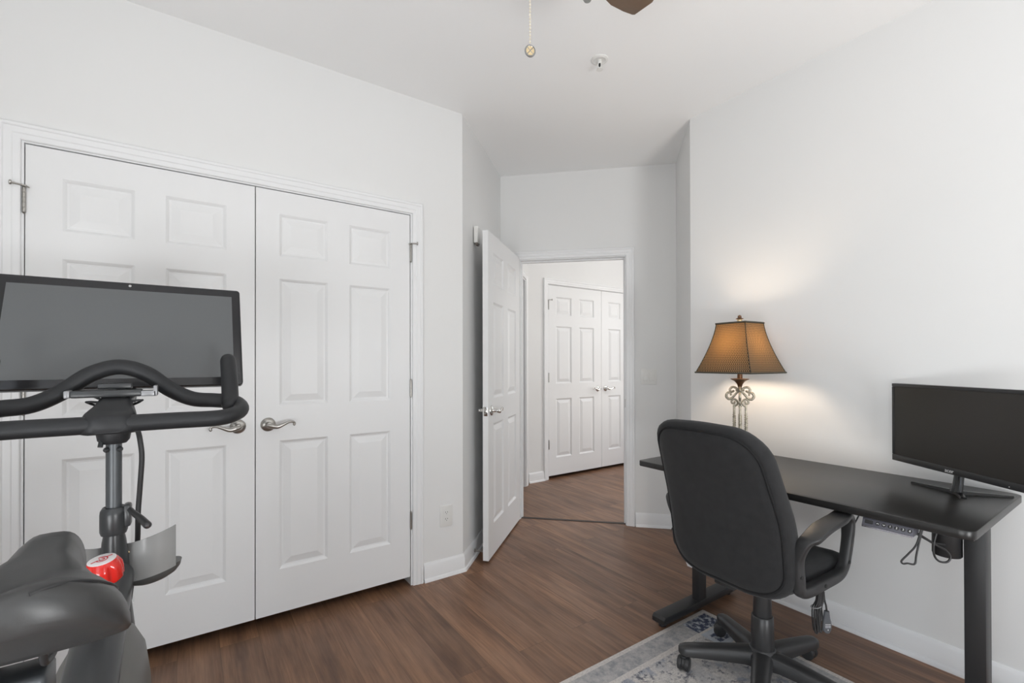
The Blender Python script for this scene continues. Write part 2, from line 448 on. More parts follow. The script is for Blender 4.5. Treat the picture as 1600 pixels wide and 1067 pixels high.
# baseboards
BBP = [(0, 0), (.026, 0), (.025, .008), (.021, .015), (.014, .019), (.014, .074), (.0115, .080), (.0115, .087), (.008, .094), (.004, .102), (0, .102)]
def baseboard(name, path, label):
    bm = B(); sweep(bm, BBP, path, (0, 0, 1), 1)
    return struct(name, bm, TRIM, label, 'baseboard', smooth=30)
baseboard('baseboard_left', [(1.094, YC, 0), L1, L2, st(SB, tO0 - .068)], 'white baseboard from the closet casing round to the entry door')
baseboard('baseboard_right', [st(SB, tO1 + .072), RC2, RC1, (XR, YB, 0), (XL, YB, 0), (XL, YC, 0), (-.588, YC, 0)], 'white baseboard round the desk wall and rear wall')
baseboard('baseboard_hall', [HLc + Vector((.012, 0, 0)), (3.078, YH, 0)], 'short white baseboard beside the hall closet')

# casings
CAS = [(0, 0), (0, .010), (.003, .0125), (.020, .0125), (.024, .0155), (.044, .0155), (.048, .019), (.057, .019), (.061, .016), (.062, 0)]
def casing(name, pts, n, label, w=.062):
    bm = B(); sweep(bm, [(a * w / .062, b) for a, b in CAS], pts, n, -1)
    return struct(name, bm, TRIM, label, 'door trim', smooth=25)
casing('trim_1', [(-.524, YC, 0), (-.524, YC, 2.087), (1.028, YC, 2.087), (1.028, YC, 0)], (0, -1, 0), 'white moulded casing around the double closet doors')
nB = Vector((-1, -1, 0)) / R2
def onB(t, z): q = st(SB, t); return (q.x, q.y, z)
casing('trim_2', [onB(tO0 - .006, 0), onB(tO0 - .006, 2.067), onB(tO1 + .006, 2.067), onB(tO1 + .006, 0)], nB, 'white moulded casing around the open entry doorway')
casing('trim_3', [(3.134, YH, 0), (3.134, YH, 2.085), (4.741, YH, 2.085), (4.741, YH, 0)], (0, -1, 0), 'white casing around the hall closet doors', .058)
nL = Vector((1, -1, 0)) / R2
def onL(s, z): q = st(s, TH); return (q.x, q.y, z)
casing('trim_4', [onL(sO0, 0), onL(sO0, 2.083), onL(sO1, 2.083), onL(sO1, 0)], nL, 'white casing around the side doorway of the hall', .058)
# jambs
bm = B()
for a, b in ((-.5275, -.5165), (1.0195, 1.0315)): box(bm, a, b, YC - .001, YC + .114, 0, 2.0915)
box(bm, -.5165, 1.0195, YC - .001, YC + .114, 2.081, 2.0915)
struct('trim_5', bm, TRIM, 'white jamb lining the closet opening', 'door trim', smooth=0)
bm = B()
x0, x1 = tO0 - t0, tO1 - t0
box(bm, x0 - .0175, x0, -.001, .116, 0, 2.0785); box(bm, x1, x1 + .0175, -.001, .116, 0, 2.0785); box(bm, x0, x1, -.001, .116, 2.061, 2.0785)
box(bm, x0, x0 + .010, .040, .075, 0, 2.061); box(bm, x1 - .010, x1, .040, .075, 0, 2.061); box(bm, x0 + .01, x1 - .01, .040, .075, 2.050, 2.061)
jb = thing('trim_6', 'white jamb with stop strip lining the entry doorway', 'door trim', tuple(L2), -PI / 4, kind='structure')
obj('jamb', bm, TRIM, jb, smooth=0)
bm = B(); box(bm, x1 - .0015, x1 + .001, .006, .034, .90, .965, .003); obj('strike_plate', bm, NICKEL, jb)
bm = B()
for a, b in ((3.1375, 3.1455), (4.7295, 4.7365)): box(bm, a, b, YH - .001, YH + .114, 0, 2.0915)
box(bm, 3.1455, 4.7295, YH - .001, YH + .114, 2.080, 2.0915)
struct('trim_7', bm, TRIM, 'white jamb lining the hall closet opening', 'door trim', smooth=0)
bm = B(); xa, xb = sO0 - SB - .115, sO1 - SB - .115
box(bm, xb, xb - .016, -.001, .116, 0, 2.082); box(bm, xa, xa + .016, -.001, .116, 0, 2.082); box(bm, xa + .016, xb - .016, -.001, .116, 2.066, 2.082)
struct('trim_8', bm, TRIM, 'white jamb lining the side doorway of the hall', 'door trim', loc=tuple(HL0), rotz=PI / 4, smooth=0)
# floor strip under the entry door
bm = B(); box(bm, tO0 - t0, tO1 - t0, .020, .052, 0, .003, .001)
struct('trim_9', bm, THRESH, 'thin dark floor strip across the entry doorway', 'floor trim', loc=tuple(L2), rotz=-PI / 4, smooth=0)

# unseen windows, added so the daylight has a source
def window(name, label, w, loc, rz, wh=WZ1 - WZ0):
    wn = thing(name, label, 'window', loc, rz, kind='structure')
    ww = w / 2
    bm = B()
    for a in (-ww, ww - .05): box(bm, a, a + .05, -.03, .03, 0, wh)
    for z in (0, wh / 2 - .025, wh - .05): box(bm, -ww + .05, ww - .05, -.03, .03, z, z + .05)
    obj('window_frame', bm, TRIM, wn, smooth=0)
    bm = B(); box(bm, -ww + .05, ww - .05, -.003, .003, .05, wh - .05); obj('window_pane', bm, GLASS, wn, smooth=0)
    bm = B(); box(bm, -ww - .06, ww + .06, .03, .09, -.03, 0, .004); obj('window_sill', bm, TRIM, wn)
    bm = B(); sweep(bm, CAS, [(-ww, .05, 0), (-ww, .05, wh), (ww, .05, wh), (ww, .05, 0)], (0, 1, 0), 1); obj('window_casing', bm, TRIM, wn, smooth=25)
window('added_window_1', 'unseen double-hung window added behind the viewer as a daylight source', W1 - W0, ((W0 + W1) / 2, YB - .05, WZ0), 0)
window('added_window_3', 'unseen window added in the far end wall of the hall', 1.24, (5.25, 2.5, .40), PI / 2, 1.9)  # added to go with the hall fill lamp
window('added_window_2', 'unseen wide double-hung window added in the wall left of the viewer', V1 - V0, (XL - .05, (V0 + V1) / 2, WZ0), -PI / 2)  # added to lift the shade in the entry niche

# ------------------------------------------------------------------ panel doors
def door_bm(W, Hh, T, xs, zs, both=False):
    """local x 0..W, front face at y=0 (towards -y), back at y=T, z 0..H. xs/zs list panel spans"""
    bm = B()
    def side(y, sg):
        cx = [0] + [q for s in xs for q in s] + [W]; cz = [0] + [q for s in zs for q in s] + [Hh]
        for i in range(len(cx) - 1):
            for k in range(len(cz) - 1):
                a, b, c, d = cx[i], cx[i + 1], cz[k], cz[k + 1]
                if (a, b) in xs and (c, d) in zs:
                    R = [(0, 0), (.006, .004), (.012, .0095), (.019, .0105), (.024, .009), (.048, .0025), (.051, .0018)]
                    prev = None
                    for ins, dep in R:
                        q = [bm.verts.new((x, y + sg * dep, z)) for x, z in ((a + ins, c + ins), (b - ins, c + ins), (b - ins, d - ins), (a + ins, d - ins))]
                        if prev:
                            for j in range(4): bm.faces.new((prev[j], prev[(j + 1) % 4], q[(j + 1) % 4], q[j]))
                        prev = q
                    bm.faces.new(prev)
                else: bm.faces.new([bm.verts.new((x, y, z)) for x, z in ((a, c), (b, c), (b, d), (a, d))])
    side(0, 1)
    if both: side(T, -1)
    else: bm.faces.new([bm.verts.new((x, T, z)) for x, z in ((0, 0), (W, 0), (W, Hh), (0, Hh))])
    for q in (((0, 0, 0), (0, T, 0), (0, T, Hh), (0, 0, Hh)), ((W, 0, 0), (W, T, 0), (W, T, Hh), (W, 0, Hh)), ((0, 0, 0), (W, 0, 0), (W, T, 0), (0, T, 0)), ((0, 0, Hh), (W, 0, Hh), (W, T, Hh), (0, T, Hh))):
        bm.faces.new([bm.verts.new(p) for p in q])
    bmesh.ops.remove_doubles(bm, verts=bm.verts, dist=1e-5)
    return bm

def lever(parent, x, y, z, sx, sy, mat=NICKEL, knobdot=True):
    """lever handle: rose at (x,z) on a face whose outward direction is sy*(+y); lever runs to sx"""
    M = rot_to((0, sy, 0), (x, y, z))
    bm = B(); lathe(bm, [(.0, 0), (.0325, 0), (.0325, .003), (.030, .0075), (.022, .011), (.014, .013), (.0125, .020), (.0115, .042), (.0, .043)], 32, M)
    o = obj('door_handle', bm, mat, parent)
    bm = B()
    pts = [(x - sx * .004, y + sy * .041, z), (x + sx * .012, y + sy * .043, z - .004), (x + sx * .035, y + sy * .047, z - .008), (x + sx * .062, y + sy * .049, z + .002), (x + sx * .084, y + sy * .048, z + .011), (x + sx * .100, y + sy * .046, z + .011), (x + sx * .108, y + sy * .044, z + .004), (x + sx * .107, y + sy * .043, z - .003)]
    tube(bm, catmull(pts, 6), interp([.0105, .0125, .0105, .0075, .006, .0058, .0058, .0065], 6), 14, round_end=True)
    obj('lever', bm, mat, o)
    if knobdot:
        bm = B(); lathe(bm, [(0, .004), (.0032, .004), (.0032, .0085), (0, .0085)], 12, rot_to((0, sy, 0), (x, y, z + .0235)))
        obj('keyhole', bm, DARKHOLE, o)

def hinge(parent, x, y, z, stop=0):
    """knuckle standing just proud of the face (towards -y)"""
    bm = B()
    for k in range(5):
        lathe(bm, [(0, -.047 + k * .0188), (.0058, -.047 + k * .0188 + .0004), (.0058, -.047 + (k + 1) * .0188 - .0004), (0, -.047 + (k + 1) * .0188)], 14, Matrix.Translation((x, y - .006, z)))
    lathe(bm, [(0, .047), (.0035, .047), (.0052, .0495), (.0035, .052), (0, .053)], 12, Matrix.Translation((x, y - .006, z)))
    lathe(bm, [(0, -.0525), (.0035, -.051), (.0045, -.049), (.0035, -.047), (0, -.047)], 12, Matrix.Translation((x, y - .006, z)))
    o = obj('hinge', bm, NICKEL, parent)
    if stop:
        bm = B(); zt = z + .052
        box(bm, x - .009, x + .009, y - .015, y + .003, zt, zt + .0035, .001)
        tube(bm, [(x, y - .010, zt + .002), (x + stop * .030, y - .022, zt + .003)], .0035, 10)
        lathe(bm, [(0, 0), (.0085, .001), (.0095, .004), (.0085, .007), (0, .0085)], 16, rot_to((stop * .9, -.35, 0), (x + stop * .029, y - .0216, zt + .003)))
        tube(bm, [(x, y - .008, zt + .002), (x - stop * .016, y - .020, zt - .006)], .0028, 8, round_end=True)
        obj('pin_stop', bm, NICKEL, o)

XS = [(.100, .323), (.430, .650)]
def ZS(b): return [(.258 - b, .876 - b), (1.045 - b, 1.655 - b), (1.763 - b, 1.967 - b)]
for nm, xl, wd, lab, hx, lx, sx in (('door_1', -.513, .7615, 'left white six-panel closet door behind the exercise bike', -.5155, .180, -1), ('door_2', .2525, .7625, 'right white six-panel closet door next to the wall outlet', 1.0185, .304, 1)):
    d = thing(nm, lab, 'door', (xl, YC, .050), 0, kind='structure')
    xs = [(.102, .322), (.425, .647)] if xl < 0 else XS
    obj('door_leaf', door_bm(wd, 2.076 - .05, .035, xs, ZS(.05)), DOORM, d, smooth=0)
    lever(d, lx - xl, 0, .957 - .05, sx, -1)
    for i, z in enumerate((1.863, 1.105, .365)): hinge(d, hx - xl, 0, z - .05, (-1 if sx < 0 else 1) if i == 0 else 0)
# hall closet
for nm, xl, lab, hx, lx, sx in (('door_4', 3.147, 'left white panel door of the hall closet seen through the doorway', 3.1455, 3.872, -1), ('door_5', 3.939, 'right white panel door of the hall closet cut off by the door frame', 4.7285, 4.000, 1)):
    d = thing(nm, lab, 'door', (xl, YH, .034), 0, kind='structure')
    xs = [(.104, .328), (.441, .672)] if sx < 0 else [(.108, .318), (.440, .66)]
    obj('door_leaf', door_bm(.788, 2.076 - .034, .035, xs, [(.222 - .034, .855 - .034), (1.018 - .034, 1.639 - .034), (1.757 - .034, 1.956 - .034)]), DOORM, d, smooth=0)
    lever(d, lx - xl, 0, .943 - .034, sx, -1, CHROME)
    for i, z in enumerate((1.862, 1.085, .37)): hinge(d, hx - xl, 0, z - .034, 1 if (i == 0 and sx < 0) else 0)
# entry leaf: visible face from F0 (hinge side) to F1 (free edge)
F0 = Vector((2.145, 3.010, 0)); F1 = Vector((1.526, 2.479, 0)); dd = F0 - F1; WE = dd.length
d = thing('door_3', 'white six-panel entry door standing open into the room', 'door', (F1.x, F1.y, .014), math.atan2(dd.y, dd.x), kind='structure')
obj('door_leaf', door_bm(WE, 2.060, .036, [(.112, .352), (.462, .700)], [(.20, .842), (1.005, 1.625), (1.735, 1.945)], True), DOORM, d, smooth=0)
lever(d, .062, 0, .930, 1, -1, CHROME); lever(d, .062, .036, .930, 1, 1, CHROME, False)
bm = B(); box(bm, -.0015, .001, .005, .031, .900, .958, .002); lathe(bm, [(0, 0), (.007, 0), (.007, .009), (0, .010)], 12, rot_to((-1, 0, 0), (-.001, .018, .930)))
obj('latch_plate', bm, CHROME, d)
for z in (1.84, 1.05, .25): hinge(d, WE + .002, .042, z)

# ------------------------------------------------------------------ wall and ceiling fittings
o = thing('electrical_outlet', 'white duplex electrical outlet low on the wall right of the closet', 'outlet', (1.238, YC, .350))
bm = B(); prism(bm, rounded([(-.040, -.061), (.040, -.061), (.040, .061), (-.040, .061)], .005, 4), 0, .006, rot_to((0, -1, 0)) @ Matrix.Rotation(0, 4, 'Z'), .002)
obj('cover_plate', bm, PLATE, o)
for zc in (.0195, -.0195):
    bm = B(); prism(bm, rounded([(-.017, zc - .013), (.017, zc - .013), (.017, zc + .013), (-.017, zc + .013)], .009, 5), .005, .0075, Matrix(((1, 0, 0, 0), (0, 0, -1, 0), (0, 1, 0, 0), (0, 0, 0, 1))))
    s = obj('socket', bm, PLATE, o)
    for xa, hh in ((-.0065, .004), (.0065, .0035)):
        bm = B(); box(bm, xa - .0012, xa + .0012, -.0078, -.0070, zc + .003 - hh, zc + .003 + hh); obj('slot', bm, DARKHOLE, s)
    bm = B(); lathe(bm, [(0, 0), (.0022, 0), (.0022, .001), (0, .001)], 12, rot_to((0, -1, 0), (0, -.0068, zc - .0065))); obj('ground_hole', bm, DARKHOLE, s)
p_ = st(SB, .376); o = thing('light_switch', 'white double rocker light switch right of the entry doorway', 'light switch', (p_.x, p_.y, 1.137), -PI / 4)
bm = B(); prism(bm, rounded([(-.058, -.058), (.058, -.058), (.058, .058), (-.058, .058)], .005, 4), 0, .006, Matrix(((1, 0, 0, 0), (0, 0, -1, 0), (0, 1, 0, 0), (0, 0, 0, 1))), .002)
obj('cover_plate', bm, PLATE, o)
for xc in (-.023, .023):
    bm = B(); box(bm, xc - .0165, xc + .0165, -.009, -.004, -.033, .033, .0015); box(bm, xc - .0145, xc + .0145, -.0115, -.008, -.030, .001, .001)
    obj('rocker', bm, PLATE, o)

pA = Vector((1.498, 1.498 + 1.116, 0)); nA = Vector((1, -1, 0)) / R2
o = thing('door_chime', 'small white box mounted high on the angled wall behind the open door', 'door chime', (1.530, 1.530 + 1.1158, 2.012), PI / 4)
bm = B(); box(bm, -.035, .035, -.028, 0, .012, .118, .004); obj('housing', bm, PLATE, o)
bm = B(); box(bm, -.026, .026, -.022, -.006, 0, .012, .002); obj('sounder', bm, nmat('brown_grey_plastic', (.17, .14, .12), .5), o)

q_ = Vector((1.473, 2.589, .058)) + nA * .014
o = thing('door_stop', 'small metal spring door stop on the baseboard behind the entry door', 'door stop', tuple(q_), PI / 4)
bm = B(); lathe(bm, [(0, 0), (.011, 0), (.011, .004), (.007, .008), (0, .008)], 16, rot_to((0, -1, 0))); obj('base_plate', bm, NICKEL, o)
bm = B(); hp = [(.0052 * math.cos(k * .7), -.008 - k * .0006, .0052 * math.sin(k * .7)) for k in range(100)]
tube(bm, hp, .0016, 6); obj('spring', bm, NICKEL, o)
bm = B(); lathe(bm, [(0, 0), (.007, .001), (.0075, .006), (.006, .010), (0, .011)], 14, rot_to((0, -1, 0), (0, -.066, 0))); obj('tip', bm, PLATE, o)

o = thing('fire_sprinkler', 'small white fire sprinkler head on the ceiling', 'sprinkler', (1.667, 1.652, H))
bm = B(); lathe(bm, [(.0, 0), (.042, 0), (.042, -.003), (.036, -.007), (.030, -.008), (.024, -.004), (0, -.004)], 32); obj('escutcheon', bm, PLATE, o)
bm = B(); lathe(bm, [(0, -.004), (.010, -.004), (.010, -.016), (.007, -.020), (0, -.020)], 16)
for s in (-1, 1): tube(bm, catmull([(s * .007, 0, -.018), (s * .012, 0, -.030), (s * .007, 0, -.043), (0, 0, -.047)], 5), .0024, 8)
obj('body', bm, PLATE, o)
bm = B(); lathe(bm, [(0, -.020), (.005, -.020), (.005, -.032), (.002, -.036), (.002, -.045), (0, -.045)], 12); obj('fusible_bulb', bm, DARKHOLE, o)
bm = B(); lathe(bm, [(0, -.046), (.016, -.047), (.0165, -.050), (.004, -.051), (0, -.051)], 24); obj('deflector', bm, PLATE, o)

# ceiling fan (only one blade tip, a chain medallion and a knob reach into the picture)
FX, FY = .72, .70
o = thing('ceiling_fan', 'brown-bladed ceiling fan above the room with hanging pull chains', 'ceiling fan', (FX, FY, H))
bm = B(); lathe(bm, [(0, 0), (.07, 0), (.065, -.03), (.03, -.06), (.014, -.065), (.014, -.16), (0, -.16)], 32); obj('downrod', bm, FANMETAL, o)
bm = B(); lathe(bm, [(0, -.15), (.05, -.155), (.10, -.18), (.115, -.22), (.115, -.27), (.09, -.31), (.06, -.33), (.06, -.36), (.15, -.372), (.15, -.384), (0, -.385)], 40); obj('motor_housing', bm, FANMETAL, o)
zb = -.335
for k in range(5):
    a = math.radians(35.0 + 72 * k); M = Matrix.Rotation(a, 4, 'Z')
    bm = B(); prism(bm, [(.08, -.018), (.20, -.03), (.20, .03), (.08, .018)], zb - .004, zb + .002, M, .001); ar = obj('blade_arm', bm, FANMETAL, o)
    bm = B()
    outl = [(.16, -.050), (.30, -.066), (.42, -.078), (.49, -.083), (.535, -.080), (.565, -.062), (.600, -.004), (.597, .004), (.572, .030), (.53, .064), (.475, .088), (.40, .098), (.30, .090), (.16, .060)]
    prism(bm, [tuple(p) for p in outl], zb - .010, zb - .004, M, .001); obj('blade', bm, FANWOOD, o)
bm = B(); lathe(bm, [(0, -.500), (.05, -.495), (.10, -.470), (.125, -.435), (.128, -.400), (.125, -.3845), (0, -.3845)], 40); obj('light_bowl', bm, nmat('frosted_bowl_glass', (.85, .83, .78), .3), o)
def chain(x, y, z0, z1):
    bm = B(); n = int((z0 - z1) / .0075)
    for i in range(n): 
        bmesh.ops.create_icosphere(bm, subdivisions=1, radius=.0026, matrix=Matrix.Translation((x, y, z0 - (i + .5) * (z0 - z1) / n)))
    tube(bm, [(x, y, z0), (x, y, z1)], .0008, 6)
    return obj('pull_chain', bm, nmat('pale_chain', (.80, .74, .62), .35, metal=.6), o)
CX, CY, CZ = .627 - FX, .837 - FY, 1.948 - H
ch = chain(CX, CY, -.38, CZ + .016)
Mm = Matrix.Translation((CX, CY, CZ)) @ Matrix.Rotation(math.radians(-25), 4, 'Z')
bm = B(); ring = [Mm @ Vector((.0105 * math.cos(k * PI / 16), 0, .0120 * math.sin(k * PI / 16))) for k in range(32)]
tube(bm, ring, .0022, 8, closed=True)
for s in (1, -1): tube(bm, [Mm @ Vector((-.0085, -.001, -.0095 * s)), Mm @ Vector((.0085, -.001, .0095 * s))], .0010, 6)
obj('medallion_rim', bm, FANMETAL, ch)
bm = B(); lathe(bm, [(0, 0), (.0102, 0), (.0102, .0015), (0, .0015)], 28, Mm @ rot_to((0, -1, 0))); obj('medallion', bm, BRASS, ch)
ch2 = chain(.672 - FX, .700 - FY, -.38, 2.012 - H)
bm = B(); lathe(bm, [(0, .012), (.0075, .010), (.0105, .003), (.0105, -.003), (.007, -.009), (0, -.011)], 20, Matrix.Translation((.672 - FX, .700 - FY, 2.002 - H))); obj('chain_knob', bm, GREYKNOB, ch2)

# ------------------------------------------------------------------ rug
bm = B(); prism(bm, [(-1.524, -.914), (0, -.914), (0, 0), (-1.524, 0)], 0, .006, None, .002)
tag(obj('area_rug', bm, RUG, loc=(2.122, 1.397, 0)), 'distressed cream and grey rug with navy corner under the office chair', 'rug')

# ------------------------------------------------------------------ desk
DX0, DX1, DY0, DY1, DZ = 1.840, 2.522, .352, 1.568, .760
o = thing('standing_desk', 'black height-adjustable desk against the right wall', 'desk', (2.18, .96, 0))
ox, oy = 2.18, .96
bm = B(); prism(bm, rounded([(DX0 - ox, DY0 - oy), (DX1 - ox, DY0 - oy), (DX1 - ox, DY1 - oy), (DX0 - ox, DY1 - oy)], [.035, .03, .03, .02], 8), DZ - .026, DZ, None, .0025)
obj('tabletop', bm, DESKTOP, o)
for yc in (.400, 1.419):
    bm = B(); y = yc - oy
    box(bm, 2.090 - ox, 2.162 - ox, y - .026, y + .026, .215 if yc > 1 else .18, DZ - .026, .003)
    box(bm, 2.096 - ox, 2.156 - ox, y - .021, y + .021, .04, .30, .003)
    lg = obj('leg', bm, BLKSTEEL, o)
    bm = B(); yy = y + .010 if yc > 1 else y
    M = Matrix.Translation((0, yy, 0)) @ Matrix(((1, 0, 0, 0), (0, 0, 1, 0), (0, 1, 0, 0), (0, 0, 0, 1)))
    prism(bm, rounded([(1.815 - ox, .020), (2.425 - ox, .020), (2.425 - ox, .045), (2.415 - ox, .054), (1.827 - ox, .054), (1.815 - ox, .043)], .004, 3), -.035, .035, M, .004)
    for xf in (1.848, 2.39): lathe(bm, [(0, 0), (.018, 0), (.018, .012), (.010, .024), (0, .024)], 20, Matrix.Translation((xf - ox, yy, 0)))
    obj('foot', bm, BLKSTEEL, lg)
    bm = B(); box(bm, 1.93 - ox, 2.42 - ox, y - .03, y + .03, DZ - .050, DZ - .0255, .003); obj('support_arm', bm, BLKSTEEL, o)
for xr in (2.085, 2.150):
    bm = B(); box(bm, xr - ox, xr + .025 - ox, .43 - oy, 1.39 - oy, DZ - .056, DZ - .026, .002); obj('crossbar', bm, BLKSTEEL, o)
bm = B(); lathe(bm, [(0, .596), (.036, .597), (.039, .601), (.039, .733), (0, .733)], 32, Matrix.Translation((2.105 - ox, .470 - oy, 0))); obj('motor', bm, BLKSTEEL, o)
# control panel under the front edge
cp = Matrix.Translation((DX0 + .010 - ox, .556 - oy, DZ - .027))
bm = B(); prism(bm, rounded([(.045, 0), (-.002, 0), (-.014, -.022), (-.010, -.027), (.045, -.022)], .001, 3), -.067, .067, cp @ Matrix(((1, 0, 0, 0), (0, 0, 1, 0), (0, 1, 0, 0), (0, 0, 0, 1))), .002)
c_ = obj('control_panel', bm, CTRLFACE, o)
bm = B(); prism(bm, [(-.0125, -.0215), (-.0165, -.0232), (-.0150, -.0290), (.03, -.0270), (.03, -.0235)], -.066, .066, cp @ Matrix(((1, 0, 0, 0), (0, 0, 1, 0), (0, 1, 0, 0), (0, 0, 0, 1))), .0006)
obj('silver_edge', bm, SILVER, c_)
# face plane of the panel: from (-.012,-.006) to (-.004,-.026)
fd = Vector((-.012, 0, -.022)).normalized(); fn = Vector((-.022, 0, .012)).normalized()
fo = Vector((-.0080, 0, -.0112))
def onface(yl, lift=.0004):
    M = Matrix.Identity(4); xax = Vector((0, -1, 0)); yax = -fd; zax = fn
    for r in range(3): M[r][0] = xax[r]; M[r][1] = yax[r]; M[r][2] = zax[r]
    c = fo + Vector((0, yl, 0)) + fn * lift
    M.translation = c; return cp @ M
bm = B(); prism(bm, rounded([(-.011, -.006), (.011, -.006), (.011, .006), (-.011, .006)], .002, 3), 0, .0006, onface(.048)); obj('display_window', bm, DARKHOLE, c_)
for i in range(6):
    yl = .024 - i * .0165
    bm = B(); lathe(bm, [(0, 0), (.0062, 0), (.0062, .0008), (.0050, .0012), (0, .0012)], 20, onface(yl)); b_ = obj('button', bm, BLKPL, c_)
    if i < 2:
        s = 1 if i == 0 else -1
        bm = B(); tube(bm, [onface(yl, .0018) @ Vector(p) for p in ((-.003, -.0015 * s, 0), (0, .0018 * s, 0), (.003, -.0015 * s, 0))], .0007, 6)
    else: bm = text_bm(str(i - 1), .0095, onface(yl, .0018), .0003)
    obj('symbol', bm, WHITEPRINT, b_, smooth=0)
L = lambda pts: [(x - ox, y - oy, z) for x, y, z in pts]
bm = B(); tube(bm, catmull(L([(1.936, .492, .725), (1.921, .502, .664), (1.9, .517, .633), (1.882, .53, .610), (1.885, .527, .601), (1.897, .519, .602), (1.916, .506, .600), (1.921, .503, .627), (1.929, .497, .674), (1.939, .489, .725)]), 6), .0028, 8)
obj('cable', bm, BLKPL, o)
bm = B(); tube(bm, catmull(L([(1.90, .515, .722), (1.922, .502, .697), (1.945, .486, .680), (1.978, .464, .657), (1.999, .449, .643), (2.01, .441, .622), (2.002, .447, .606), (1.982, .461, .608), (1.968, .47, .627), (1.966, .471, .664), (1.982, .462, .725)]), 6), .0032, 8)
obj('cable', bm, BLKPL, o)
bm = B(); tube(bm, L([(1.905, .522, .716), (1.94, .497, .690), (1.975, .474, .664), (2.035, .460, .650)]), .0030, 8)
obj('cable', bm, BLKPL, o)
bm = B(); tube(bm, catmull(L([(2.10, .70, .722), (2.066, .712, .665), (2.043, .722, .626), (2.029, .732, .578), (2.035, .742, .50), (2.10, .76, .46), (2.25, .80, .50), (2.40, .85, .60), (2.50, .88, .72)]), 6), .0025, 8)
obj('power_cord', bm, BLKPL, o)

# ------------------------------------------------------------------ monitor
ta = math.radians(55.47); MX, MY = 2.331, .492
o = thing('computer_monitor', 'black widescreen monitor on a three-footed stand at the desk end', 'monitor', (MX, MY, DZ), ta)
# local x: along the screen away from viewer, local +y: towards the sitter
MW, MH, MB = .529, .326, .072
M = Matrix.Translation((0, .012, MB)) @ Matrix(((1, 0, 0, 0), (0, 0, 1, 0), (0, 1, 0, 0), (0, 0, 0, 1)))
bm = B(); prism(bm, rounded([(-MW / 2, 0), (MW / 2, 0), (MW / 2, MH), (-MW / 2, MH)], .006, 4), -.012, .010, M, .003)
prism(bm, rounded([(-MW * .36, .04), (MW * .36, .04), (MW * .36, MH - .05), (-MW * .36, MH - .05)], .03, 4), -.040, -.011, M, .008)
obj('casing', bm, BLKPL2, o)
bm = B()
for (a, b, c, e) in ((-MW / 2, MW / 2, .0, .026), (-MW / 2, MW / 2, MH - .014, MH), (-MW / 2, -MW / 2 + .014, .026, MH - .014), (MW / 2 - .014, MW / 2, .026, MH - .014)):
    box(bm, a + .001, b - .001, .0215, .0245, MB + c + .001, MB + e - .0005, .0012)
obj('bezel', bm, BLKPL2, o)
bm = B(); box(bm, -MW / 2 + .013, MW / 2 - .013, .0205, .0225, MB + .025, MB + MH - .013); obj('screen', bm, MONSCR, o, smooth=0)
lm = Matrix.Translation((.004, .0248, MB + .0125)) @ Matrix(((-1, 0, 0, 0), (0, 0, 1, 0), (0, 1, 0, 0), (0, 0, 0, 1)))
obj('logo_lettering', text_bm('acer', .020, lm), nmat('silver_print', (.7, .7, .7), .3), o, smooth=0)
bm = B(); bmesh.ops.create_icosphere(bm, subdivisions=1, radius=.0014, matrix=Matrix.Translation((-.205, .0247, MB + .009))); obj('power_light', bm, WHITEPRINT, o)
bm = B()
loft(bm, [[Vector((x * w, y * w2 + off, z)) for x, y in [(1.0 * .022 * math.cos(q * PI / 10), .012 * math.sin(q * PI / 10)) for q in range(20)]] for z, w, w2, off in ((.010, 1.0, 1.2, .004), (.035, .82, 1.0, -.004), (.090, .75, 1.0, -.012), (.16, .75, .8, -.020))])
obj('neck', bm, GLOSSBLK, o)
bm = B()
def foot(a, r, w0=.008, w1=.004):
    a = math.radians(a) - ta; dxy = Vector((math.cos(a), math.sin(a), 0)); s = Vector((-dxy.y, dxy.x, 0))
    c = Vector((0, -.002, 0))
    rings = []
    for t, wd, z in ((0, w0, .014), (.35, w0 * .7, .011), (.7, w1 * 1.2, .008), (1, w1, .006)):
        p = c + dxy * r * t
        rings.append([p + s * wd + Vector((0, 0, .0)), p + s * wd * .7 + Vector((0, 0, z)), p - s * wd * .7 + Vector((0, 0, z)), p - s * wd])
    loft(bm, rings)
foot(66, .165); foot(-50, .165); foot(205, .070, .014, .009)
obj('stand_base', bm, GLOSSBLK, o)

# ------------------------------------------------------------------ lamp
LX, LY = 2.30, 1.30
o = thing('table_lamp', 'lit table lamp with woven bell shade and scrolled metal stem on the desk', 'lamp', (LX, LY, DZ), math.radians(29.5 - 90))
